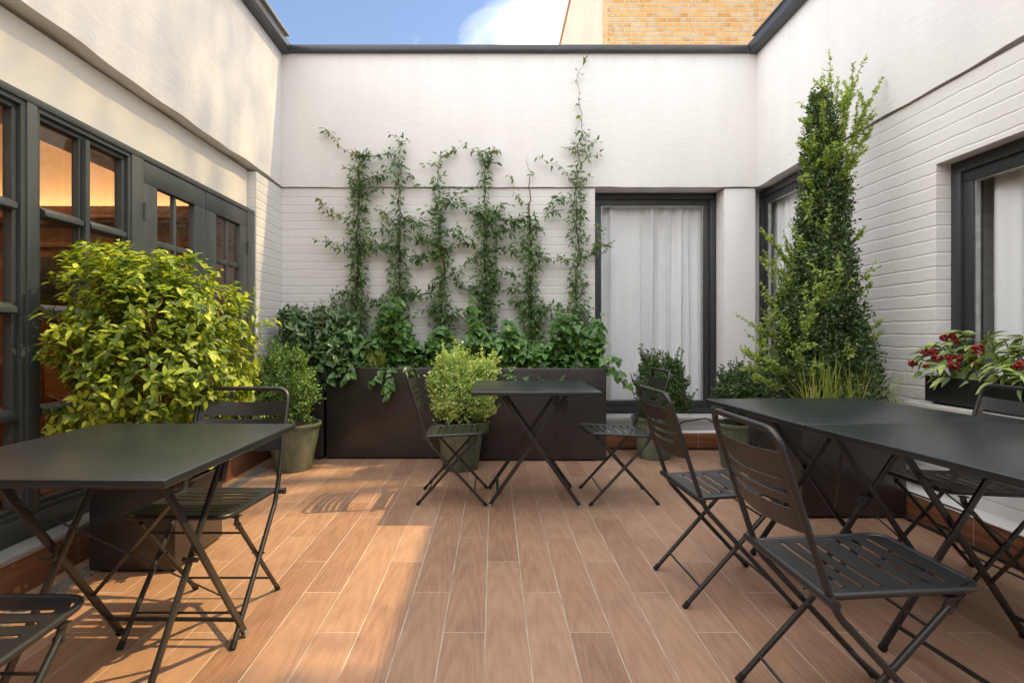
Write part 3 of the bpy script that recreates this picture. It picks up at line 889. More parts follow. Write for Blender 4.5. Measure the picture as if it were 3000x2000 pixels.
# ------------------------------------------------------------------ planters and pots
def planter(x0, x1, y0, y1, h, label, cat='planter', group=None, mat=None, wall=.012, soil=.05, bev=.006, z=0.0, rz=0):
    cx, cy = (x0 + x1) / 2, (y0 + y1) / 2
    t = thing('planter_box', label, cat, (cx, cy, z), rz, group)
    a, b = (x1 - x0) / 2, (y1 - y0) / 2
    o = [(-a, -b), (a, -b), (a, b), (-a, b)]; i = [(-a + wall, -b + wall), (a - wall, -b + wall), (a - wall, b - wall), (-a + wall, b - wall)]
    vs = [(x, y, .012) for x, y in o] + [(x, y, h) for x, y in o] + [(x, y, h) for x, y in i] + [(x, y, h - soil - .03) for x, y in i]
    fs = [(3, 2, 1, 0)]
    for k in range(4):
        k2 = (k + 1) % 4
        fs += [(k, k2, 4 + k2, 4 + k), (4 + k, 4 + k2, 8 + k2, 8 + k), (8 + k, 8 + k2, 12 + k2, 12 + k)]
    fs.append((12, 13, 14, 15))
    MB().add(vs, fs).build('box', mat or M_planter, t, bevel=bev, bseg=3)
    n = 14; vs = []; fs = []
    for iy in range(n + 1):
        for ix in range(n + 1):
            vs.append((-a + wall + .001 + (2 * a - 2 * wall - .002) * ix / n, -b + wall + .001 + (2 * b - 2 * wall - .002) * iy / n, h - soil + RNG.uniform(-.012, .012)))
    for iy in range(n):
        for ix in range(n):
            k = iy * (n + 1) + ix; fs.append((k, k + 1, k + n + 2, k + n + 1))
    MB().add(vs, fs).build('soil', M_soil, t, smooth=180, fix=False)
    ft = MB()
    for sx in (-1, 1):
        for sy in (-1, 1): ft.box(sx * (a - .05) - .025, sx * (a - .05) + .025, sy * (b - .05) - .025, sy * (b - .05) + .025, 0, .0125)
    ft.build('feet', M_rubber, t)
    return t
PG = 'dark metal planters'
planter(-1.434, -.232, 4.605, 5.03, .78, 'long dark metal trough under the climbing plants, left of its pair', group=PG)
planter(-.222, .950, 4.530, 4.955, .78, 'long dark metal trough behind the small table, against the tall window', group=PG)
planter(-1.90, -1.455, 4.60, 4.95, .64, 'small dark square planter in the back left corner behind the glazed pot', group=PG)
planter(-1.805, -1.42, 2.40, 2.82, .375, 'low dark cube planter under the golden leafed shrub', group=PG)
planter(1.783, 2.388, 3.11, 3.77, .62, 'large dark cube planter holding the conifer behind the long table', group=PG)
planter(2.375, 2.565, 1.55, 2.965, .150, 'black plastic window box on the right sill full of red berries', 'window box', None, M_darkbox, .006, .03, .003, .688)

def pot(x, y, rtop, rbot, h, label):
    t = thing('plant_pot', label, 'plant pot', (x, y, 0), RNG.uniform(0, 6), 'green glazed round plant pots')
    pr = [(.002, .0), (rbot * .97, .0), (rbot, .012)]
    for k in range(1, 12):
        u = k / 12
        pr.append((rbot + (rtop * .93 - rbot) * (u ** .85), .012 + (h - .05) * u))
    pr += [(rtop * .935, h - .035), (rtop * .985, h - .026), (rtop, h - .012), (rtop * .985, h), (rtop * .93, h), (rtop * .90, h - .012), (rtop * .86, h - .06)]
    MB().lathe(pr, 56).build('pot_body', M_pot, t, smooth=50)
    MB().lathe([(rtop * .885, h - .04), (rtop * .5, h - .032), (.002, h - .028)], 30).build('soil', M_soil, t, smooth=180)
    return t
pot(-1.585, 4.26, .215, .138, .37, 'green glazed pot under the bushy box shrub beside the corner planter')
pot(-.265, 4.285, .20, .138, .37, 'green glazed pot behind the chair left of the small table')
pot(1.39, 4.66, .20, .135, .36, 'green glazed pot standing before the tall back window')
pot(1.97, 4.32, .19, .135, .36, 'green glazed pot half hidden behind the end of the long table')
# ------------------------------------------------------------------ foliage
def unit(a):
    return a / np.maximum(np.linalg.norm(a, axis=1, keepdims=True), 1e-9)
TPL = {
    # (t along, s across, h up) outlines with a folded midrib
    'oval': ([(0, 0, 0), (.28, -.40, .05), (.28, .40, .05), (.30, 0, -.04), (.62, -.42, .05), (.62, .42, .05), (.64, 0, -.03), (1, 0, 0)],
             [(0, 3, 1), (0, 2, 3), (1, 3, 6, 4), (3, 2, 5, 6), (4, 6, 7), (6, 5, 7)]),
    'lance': ([(0, 0, 0), (.30, -.46, .06), (.30, .46, .06), (.34, 0, -.05), (.66, -.34, .06), (.66, .34, .06), (.68, 0, -.03), (1, 0, 0)],
              [(0, 3, 1), (0, 2, 3), (1, 3, 6, 4), (3, 2, 5, 6), (4, 6, 7), (6, 5, 7)]),
    'ivy': ([(0, 0, 0), (-.10, -.30, .02), (.12, -.56, .03), (.38, -.36, .04), (.66, -.30, .02), (1, 0, -.05), (.66, .30, .02), (.38, .36, .04), (.12, .56, .03), (-.10, .30, .02), (.42, 0, -.05)],
            [(0, 10, 2, 1), (10, 3, 2), (10, 4, 3), (10, 5, 4), (10, 6, 5), (10, 7, 6), (10, 8, 7), (0, 9, 8, 10)]),
    'small': ([(0, 0, 0), (.5, -.5, .06), (1, 0, 0), (.5, .5, .06)], [(0, 3, 2, 1)]),
    'blade': ([(0, -.5, 0), (0, .5, 0), (.35, .5, .10), (.35, -.5, .10), (.7, .4, .10), (.7, -.4, .10), (1, 0, 0)], [(0, 1, 2, 3), (3, 2, 4, 5), (5, 4, 6)]),
}
class Leaves:
    def __init__(s): s.P = []; s.D = []; s.N = []; s.L = []; s.W = []; s.C = []
    def add(s, P, D, N, L, W, C):
        s.P.append(P); s.D.append(D); s.N.append(N); s.L.append(L); s.W.append(W); s.C.append(C)
    def build(s, name, mat, parent, kind='oval'):
        P, D, N, L, W, C = (np.concatenate(k) for k in (s.P, s.D, s.N, s.L, s.W, s.C))
        T = unit(D); Sd = np.cross(T, N); bad = np.linalg.norm(Sd, axis=1) < 1e-4
        Sd[bad] = np.cross(T[bad], np.array([[.3, .8, .5]])); Sd = unit(Sd); U = np.cross(Sd, T)
        tv, tf = TPL[kind]; tv = np.array(tv); n = len(P); m = len(tv)
        t = tv[:, 0][None, :, None]; a = tv[:, 1][None, :, None]; h = tv[:, 2][None, :, None]
        V = P[:, None, :] + T[:, None, :] * (t * L[:, None, None]) + Sd[:, None, :] * (a * W[:, None, None]) + U[:, None, :] * (h * W[:, None, None] * 2 - C[:, None, None] * L[:, None, None] * t * t)
        V = V.reshape(-1, 3)
        off = parent.location if parent is not None else Vector((0, 0, 0))
        V = V - np.array(off)
        me = bpy.data.meshes.new(name)
        me.vertices.add(n * m); me.vertices.foreach_set('co', V.astype(np.float32).ravel())
        ls = [len(f) for f in tf]; tot = sum(ls)
        idx = np.concatenate([np.array(f) for f in tf])
        li = (np.arange(n)[:, None] * m + idx[None, :]).ravel()
        st = np.concatenate([[0], np.cumsum(ls)[:-1]])
        starts = (np.arange(n)[:, None] * tot + st[None, :]).ravel()
        me.loops.add(n * tot); me.loops.foreach_set('vertex_index', li.astype(np.int32))
        me.polygons.add(n * len(tf)); me.polygons.foreach_set('loop_start', starts.astype(np.int32))
        me.polygons.foreach_set('use_smooth', np.ones(n * len(tf), dtype=bool))
        me.update(calc_edges=True); me.validate()
        return link(name, me, mat, parent)

def rdir(n): return unit(RNG.normal(size=(n, 3)))
def U(a, b, n): return RNG.uniform(a, b, n)

def lump(d, seed, amp, freq=2.6):
    """smooth pseudo-noise over directions/positions"""
    r = np.random.default_rng(seed); v = np.zeros(len(d))
    for k in range(6):
        f = r.normal(size=3) * freq * (1 + .5 * k); v += np.sin(d @ f + r.uniform(0, 6.3)) / (1 + .6 * k)
    return 1 + amp * v / 2.2

def whorls(Lv, tips, dirs, per, ll, lw, up=.25, spread=.9, curl=(.0, .35), nrm_noise=.35):
    """a rosette of leaves round each twig tip"""
    n = len(tips)
    for k in range(per):
        m = np.ones(n, bool) if k < per * .6 else RNG.random(n) < .8
        d0 = dirs[m]; p = tips[m] - d0 * (U(0, 1, m.sum())[:, None] * ll * .9)
        side = unit(np.cross(d0, rdir(m.sum())))
        D = unit(d0 * U(.15, .8, m.sum())[:, None] + side * spread + np.array([[0, 0, up]]) * U(.2, 1, m.sum())[:, None])
        N = unit(d0 + np.array([[0, 0, .8]]) + RNG.normal(size=(m.sum(), 3)) * nrm_noise)
        s = U(.45, 1.2, m.sum())
        Lv.add(p, D, N, ll * s, lw * s * U(.85, 1.1, m.sum()), U(*curl, m.sum()))

def twigs(mb, base, tips, r0, r1, sag=.1, seg=5):
    for b, t in zip(base, tips):
        b = Vector(b); t = Vector(t); m = (b + t) / 2 + Vector((random.uniform(-1, 1), random.uniform(-1, 1), random.uniform(-.3, 1))) * (t - b).length * sag
        mb.tube([b, b * .25 + m * .5 + t * .25, m * .5 + t * .5 + (m - (b + t) / 2) * .2, t], r0, seg, caps=False, r1=r1)

def local(mb, parent):
    o = parent.location
    mb.v = [(x - o.x, y - o.y, z - o.z) for (x, y, z) in mb.v]
    return mb

# ---- golden leaved shrub in the low cube planter
gs = thing('golden_shrub', 'big golden leafed shrub lit by the sun behind the left table', 'shrub', (-1.61, 2.61, .33))
def gshape(n, seed, shell):
    d = rdir(n); d[:, 2] = np.where(d[:, 2] < -.75, -d[:, 2], d[:, 2])
    r = lump(d, seed, .22, 3.0) * (1 - shell * RNG.random(n) ** 1.4)
    return d, np.stack([d[:, 0] * .49 * r, d[:, 1] * .42 * r, d[:, 2] * .56 * r], 1) + np.array([-1.60, 2.50, .93])
Lv = Leaves()
d, p = gshape(2300, 3, .6)
p[:, 0] = np.where(p[:, 0] < -1.97, -1.97 + (p[:, 0] + 1.97) * .12, p[:, 0])
px_ = PX + F * p[:, 0] / p[:, 1]
kp = px_ > 150 + 45 * np.sin(p[:, 2] * 17)
d, p = d[kp], p[kp]
whorls(Lv, p, unit(d + np.array([[.1, 0, .5]])), 7, .044, .0245, .15, .95, (.0, .5))
# leading shoots above the crown
sh = MB()
for (px, py, Y) in ((330, 722, 2.45), (500, 738, 2.62), (380, 775, 2.5), (640, 795, 2.75), (250, 800, 2.3), (560, 780, 2.5), (720, 870, 2.85), (760, 1000, 2.8), (110, 900, 2.15), (120, 1000, 2.2), (180, 1030, 2.3), (240, 850, 2.4), (440, 760, 2.7), (690, 845, 2.6)):
    t = at(px, py, Y); c = Vector((-1.6, 2.5, .95)); b = t + (c - t) * .42 - Vector((0, 0, .05))
    sh.tube([b, (b + t) / 2 + Vector((0, 0, .02)), t], .004, 5, r1=.0022)
    for u in (.45, .6, .75, .88, 1.0):
        q = np.array([b + (t - b) * u]); whorls(Lv, q, unit(np.array([t - b])), 4, .056, .026, .1, .9)
Lv.build('foliage', M_gold, gs, 'oval')
st = MB()
for k in range(26):
    a = random.uniform(0, 6.3); b = Vector((-1.61 + .1 * math.cos(a), 2.61 + .1 * math.sin(a), .33))
    t = Vector((max(-1.95, -1.6 + random.uniform(-.38, .40)), 2.5 + random.uniform(-.36, .36), random.uniform(.75, 1.3)))
    twigs(st, [b], [t], .008, .003, .12)
    for j in range(4):
        s = b + (t - b) * random.uniform(.4, .9); e = s + Vector((random.uniform(-.18, .18), random.uniform(-.18, .18), random.uniform(.05, .25)))
        twigs(st, [s], [e], .0035, .0018, .1)
st.v += []; base = len(st.v)
st.v += sh.v; st.f += [tuple(i + base for i in f) for f in sh.f]
local(st, gs).build('stems', M_redstem, gs, smooth=60, fix=False)

# ---- small round box shrubs
def box_bush(name, label, cat, c, rad, n, mat, seed, lobes=(), z0=.33, ll=.023, lw=.0135, group='small leaved round box shrubs'):
    t = thing(name, label, cat, (c[0], c[1], z0), 0, group)
    Lv = Leaves()
    parts = [(c, rad, n)] + list(lobes)
    st = MB()
    for (cc, rr, nn) in parts:
        d = rdir(nn); d[:, 2] = np.where(d[:, 2] < -.85, -d[:, 2], d[:, 2])
        r = lump(d, seed, .26, 3.6) * lump(d, seed + 1, .20, 9) * (1 - .45 * RNG.random(nn) ** 1.7)
        p = np.stack([d[:, k] * rr[k] * r for k in range(3)], 1) + np.array(cc)
        for k in range(6):
            m = RNG.random(nn) < .9
            q = p[m] + RNG.normal(size=(m.sum(), 3)) * .010
            D = unit(d[m] * .6 + np.array([[0, 0, .35]]) + RNG.normal(size=(m.sum(), 3)) * .8)
            N = unit(d[m] + np.array([[0, 0, .4]]) + RNG.normal(size=(m.sum(), 3)) * .5)
            s = U(.7, 1.25, m.sum())
            Lv.add(q, D, N, ll * s, lw * s, U(0, .25, m.sum()))
        for k in range(30):
            dd = Vector(rdir(1)[0]); e = Vector(cc) + Vector((dd.x * rr[0], dd.y * rr[1], abs(dd.z) * rr[2])) * random.uniform(.8, 1.06)
            b = Vector((c[0], c[1], z0 - .02))
            twigs(st, [b], [e], .0045, .0015, .12, 4)
        # little shoots breaking the outline
        for k in range(int(nn * .045)):
            dd = rdir(1)[0]; dd[2] = abs(dd[2])
            b = np.array(cc) + dd * np.array(rr) * .95
            for u in np.linspace(0, random.uniform(.06, .13), 8):
                q = (b + (dd * .5 + np.array([0, 0, .7])) * u)[None, :]
                for s in range(3):
                    Lv.add(q, unit(rdir(1) + dd * .6), rdir(1) + np.array([[0, 0, .6]]), np.array([ll]), np.array([lw]), np.array([.1]))
    Lv.build('foliage', mat, t, 'small')
    local(st, t).build('stems', M_stem, t, smooth=60, fix=False)
    return t
box_bush('box_shrub', 'bushy green box shrub in the glazed pot by the back left corner', 'shrub', (-1.655, 4.25, .60), (.215, .21, .235), 2300, M_boxl, 21,
         [((-1.85, 4.20, .62), (.12, .12, .09), 420), ((-1.70, 4.25, .78), (.11, .11, .12), 420), ((-1.53, 4.2, .84), (.045, .05, .08), 110)])
box_bush('box_shrub', 'pale variegated round box shrub between the left chair and the small table', 'shrub', (-.27, 4.28, .60), (.22, .21, .235), 2500, M_boxlite, 33,
         [((-.33, 4.28, .78), (.11, .11, .12), 420), ((-.07, 4.3, .78), (.09, .08, .07), 240), ((-.12, 4.25, .55), (.1, .12, .16), 350)])
box_bush('box_shrub', 'dark green box shrub with a browned side in front of the tall curtained window', 'shrub', (1.44, 4.66, .58), (.20, .19, .22), 2000, M_boxdark, 45,
         [((1.36, 4.66, .76), (.08, .08, .11), 260), ((1.55, 4.66, .73), (.09, .08, .11), 300), ((1.62, 4.64, .47), (.09, .08, .07), 200)])
box_bush('box_shrub', 'low dark round box shrub beside the conifer at the end of the long table', 'shrub', (2.00, 4.32, .57), (.19, .17, .18), 1700, M_boxdark, 57, [((1.9, 4.3, .50), (.1, .1, .12), 300)])

# ---- conifer
cf = thing('conifer', 'tall narrow dark green conifer rising up the right wall from a cube planter', 'tree', (2.09, 3.44, .57))
prof = [(.57, .19), (.66, .28), (.85, .28), (1.1, .25), (1.35, .21), (1.6, .17), (1.85, .142), (2.0, .125), (2.1, .105), (2.2, .09), (2.35, .075), (2.5, .055), (2.62, .03)]
pz = np.array([a for a, b in prof]); pr_ = np.array([b for a, b in prof])
nn = 5200
z = .58 + (2.60 - .58) * RNG.random(nn * 2) ** 1.12
keep = RNG.random(nn * 2) < np.interp(z, pz, pr_) / .30
z = z[keep]; n = len(z); a = U(0, 6.283, n)
dd = np.stack([np.cos(a), np.sin(a), np.zeros(n)], 1)
feat = np.stack([np.cos(a) * 1.0, np.sin(a) * 1.0, z * 2.0], 1)
rr = np.interp(z, pz, pr_) * lump(feat, 71, .22, 2.4) * lump(feat, 72, .22, 8) * (1 - .5 * RNG.random(n) ** 1.6)
p = np.stack([2.09 + .015 * np.sin(z * 4) + dd[:, 0] * rr, 3.44 + dd[:, 1] * rr, z], 1)
Lv = Leaves()
for k in range(7):
    q = p + RNG.normal(size=p.shape) * .014
    D = unit(dd * .5 + np.array([[0, 0, .5]]) + RNG.normal(size=p.shape) * .75)
    N = unit(dd + np.array([[0, 0, .5]]) + RNG.normal(size=p.shape) * .5)
    s = U(.7, 1.25, n)
    Lv.add(q, D, N, .025 * s, .0125 * s, U(0, .25, n))
Lv.build('crown', M_yew, cf, 'small')
tr = MB().tube([(2.09, 3.44, .55), (2.085, 3.445, 1.2), (2.10, 3.44, 1.9), (2.09, 3.44, 2.5)], .026, 8, r1=.006)
for k in range(90):
    zz = random.uniform(.7, 2.15); a = random.uniform(0, 6.28); r = float(np.interp(zz, pz, pr_)) * random.uniform(.6, .95)
    twigs(tr, [(2.09, 3.44, zz - .12)], [(2.09 + math.cos(a) * r, 3.44 + math.sin(a) * r, zz + .05)], .006, .002, .08)
local(tr, cf).build('trunk', M_stem, cf, smooth=60, fix=False)
Lv = Leaves(); sp = MB()
def spray(b, t, nleaf, bend=.06, ll=.023, lw=.011, subs=3):
    b = Vector(b); t = Vector(t); ln = (t - b).length
    m = (b + t) / 2 + Vector((random.uniform(-.5, .5), random.uniform(-.5, .5), random.uniform(-1, .1))) * bend * 2 * ln
    pts = [b * (1 - u) ** 2 + m * 2 * u * (1 - u) + t * u * u for u in np.linspace(0, 1, 8)]
    sp.tube(pts, .0028, 5, caps=False, r1=.0012)
    for k in range(nleaf):
        u = random.uniform(.08, 1.02); i = min(6, int(u * 7)); f = u * 7 - i
        q = pts[i].lerp(pts[i + 1], min(f, 1.1)); d = (pts[i + 1] - pts[i]).normalized()
        s = random.uniform(.75, 1.25) * (1.05 - .3 * u)
        D = unit(np.array([d * .5]) + rdir(1) * .85)
        Lv.add(np.array([q]), D, unit(rdir(1) * .6 + np.array([[0, -.3, .8]])), np.array([ll * s]), np.array([lw * s]), np.array([random.uniform(0, .3)]))
    for j in range(subs):
        u = random.uniform(.25, .85); i = int(u * 7); q = pts[i]
        d = (t - b).normalized() * .6 + Vector(rdir(1)[0]) * .6 + Vector((0, 0, .25)); e = q + d.normalized() * ln * random.uniform(.22, .4)
        if nleaf > 14: spray(q, e, int(nleaf * .45), bend, ll, lw, 0)
Yc = 3.42
for (bx, by, tx, ty, nl, dy) in (
    # leaders (display pixels of the 2352 wide view)
    (1905, 330, 1905, 122, 90, 0), (1930, 330, 1988, 132, 90, .05), (1945, 340, 2036, 182, 90, 0), (1890, 330, 1868, 205, 60, .05), (1925, 320, 1945, 215, 60, -.05),
    (1950, 330, 2010, 250, 50, 0), (1880, 340, 1850, 270, 60, 0), (1900, 340, 1925, 180, 60, .05), (1875, 370, 1835, 315, 50, -.05), (1960, 350, 2005, 290, 50, .0), (1920, 380, 1950, 260, 60, -.08), (1890, 380, 1885, 240, 60, -.08),
    (1940, 400, 1985, 340, 40, 0), (1865, 400, 1838, 360, 40, 0), (1910, 330, 1960, 190, 60, .06), (1915, 340, 1890, 165, 60, 0),
    # crown base
    (1900, 460, 1880, 300, 70, -.05), (1890, 470, 1860, 340, 70, .05), (1910, 470, 1935, 300, 80, -.06), (1920, 470, 1960, 330, 70, .03), (1900, 450, 1905, 270, 80, .05), (1890, 480, 1850, 400, 60, -.08), (1930, 480, 1965, 400, 60, -.06), (1915, 460, 1920, 330, 80, -.1), (1900, 450, 1845, 300, 60, 0), (1925, 440, 1975, 280, 60, 0), (1895, 440, 1900, 340, 70, -.12), (1880, 430, 1870, 300, 60, -.06), (1930, 430, 1950, 340, 60, -.1),
    # left sprays
    (1835, 640, 1748, 528, 90, -.05), (1840, 690, 1752, 575, 80, -.02), (1830, 720, 1757, 610, 80, -.08), (1830, 780, 1748, 650, 90, 0), (1830, 700, 1790, 600, 70, -.1), (1840, 640, 1800, 535, 60, -.05), (1850, 600, 1815, 500, 50, -.1),
    (1820, 800, 1692, 722, 90, -.05), (1810, 830, 1712, 760, 80, 0), (1800, 850, 1700, 800, 80, -.1), (1810, 860, 1722, 840, 90, -.12), (1800, 870, 1742, 790, 70, -.1), (1840, 830, 1790, 740, 60, -.15), (1830, 860, 1760, 820, 70, -.2), (1800, 890, 1735, 860, 70, -.15), (1830, 770, 1780, 700, 60, -.1), (1820, 820, 1750, 710, 70, -.1),
    # front and right sprays
    (1905, 740, 1897, 580, 60, -.34), (1900, 720, 1935, 590, 70, -.33), (1880, 720, 1870, 620, 50, -.34), (1920, 700, 1960, 640, 50, -.3), (1870, 760, 1850, 650, 50, -.34), (1890, 560, 1905, 470, 40, -.26), (1860, 520, 1850, 440, 40, -.2),
    (1980, 770, 2046, 735, 70, 0), (1970, 800, 2030, 760, 50, 0), (1960, 560, 1990, 520, 30, 0), (1965, 650, 2010, 600, 30, 0), (1970, 680, 2000, 650, 30, .0), (1860, 800, 1840, 720, 60, -.34), (1850, 860, 1830, 790, 60, -.34), (1875, 880, 1870, 830, 60, -.36), (1935, 850, 1945, 780, 40, -.35)):
    b = at(bx / .784, by / .784, Yc + dy * .4); t = at(tx / .784, ty / .784, Yc + dy)
    t.x = min(t.x, 2.47); b.x = min(b.x, 2.45)
    spray(b, t, int(nl * (1.7 if by < 480 else 1.15)), ll=.027, lw=.0135)
Lv.build('young_shoots', M_spray, cf, 'small')
local(sp, cf).build('shoot_stems', M_greenstem, cf, smooth=60, fix=False)

# ---- grass tufts
def tuft(name, label, c, n, h, spread, mat, group='tufts of ornamental grass', yb=0):
    t = thing(name, label, 'grass', c, 0, group)
    Lv = Leaves(); a = U(0, 6.28, n); tilt = U(.05, spread, n)
    P = np.stack([c[0] + U(-.06, .06, n) * spread * 2, c[1] + U(-.05, .05, n), np.full(n, c[2])], 1)
    D = unit(np.stack([np.cos(a) * tilt, np.sin(a) * tilt + yb, np.ones(n)], 1))
    N = unit(np.stack([np.cos(a) * -1, np.sin(a) * -1, tilt], 1))
    Lv.add(P, D, N, h * U(.5, 1.1, n), np.full(n, .006) * U(.6, 1.3, n), U(.05, .75, n) * tilt)
    Lv.build('blades', mat, t, 'blade')
    return t
tuft('grass_tuft', 'pale yellow green grass tuft at the foot of the conifer, its larger one', (1.93, 3.17, .57), 130, .40, .75, M_grass)
tuft('grass_tuft', 'small pale grass tuft leaning right of its neighbour under the conifer', (2.12, 3.15, .57), 70, .36, .6, M_grass)
tuft('grass_tuft', 'few thin grass blades beside the conifer near the white brick wall', (2.35, 3.20, .57), 9, .32, .35, M_grass)
tuft('grass_tuft', 'green grass tuft growing at the left end of the planter trough', (-1.0, 4.70, .74), 90, .26, .6, M_grass)

# ---- climbing jasmine on the wall (paths in the pixels of a 1.96x enlargement whose corner is at 900, 350)
def W(x, y, Y=5.075): return at(900 + x / 1.96, 350 + y / 1.96, Y)
def climb(Ld, Ll, st, pts, dens, spread, r0, r1, young=False, bare_above=None):
    pts = [W(x, y) for (x, y) in pts]
    if pts[0].z < .9: pts[0].z = .74
    # resample with a little wander
    path = []
    for a, b in zip(pts[:-1], pts[1:]):
        n = max(2, int((b - a).length / .03))
        for k in range(n):
            path.append(a.lerp(b, k / n))
    path.append(pts[-1])
    ph = random.uniform(0, 6.3)
    for i, q in enumerate(path):
        q.x += .008 * math.sin(i * .9 + ph) + .005 * math.sin(i * 2.3 + ph); q.y += -.012 + .012 * math.sin(i * .7 + ph)
    st.tube(path, r0, 5, caps=False, r1=r1)
    ln = sum((b - a).length for a, b in zip(path[:-1], path[1:]))
    n = int(ln * dens * 1.25)
    idx = RNG.integers(0, len(path), n)
    clump = .5 + .5 * np.sin(idx * .42 + ph) * np.sin(idx * .17 + ph * 2)
    idx = idx[RNG.random(n) < .35 + .75 * clump]; n = len(idx)
    if n == 0: return
    P = np.array([path[i] for i in idx])
    out = np.stack([RNG.normal(size=n), -np.abs(RNG.normal(size=n)) * .75, RNG.normal(size=n) * .65 - .05], 1)
    out = unit(out)
    rad = spread * 1.12 * RNG.random(n) ** .7
    P = P + out * rad[:, None] * np.array([[1, .9, .8]])
    P[:, 1] = np.minimum(P[:, 1], 5.09)
    D = unit(out * .8 + np.stack([RNG.normal(size=n) * .5, -U(.1, .6, n), -U(.0, .8, n)], 1))
    N = unit(np.stack([RNG.normal(size=n) * .45, -U(.4, 1, n), U(.2, 1.0, n)], 1))
    s = U(.55, 1.15, n)
    tgt = Ll if young else Ld
    tgt.add(P, D, N, .056 * s, .024 * s, U(0, .5, n))
    if not young and n > 60:       # some fresh shoots
        k = RNG.random(n) < .24
        Ll.add(P[k] + out[k] * .02, unit(D[k] + np.array([[0, 0, .8]])), N[k], .045 * s[k], .017 * s[k], U(0, .3, k.sum()))
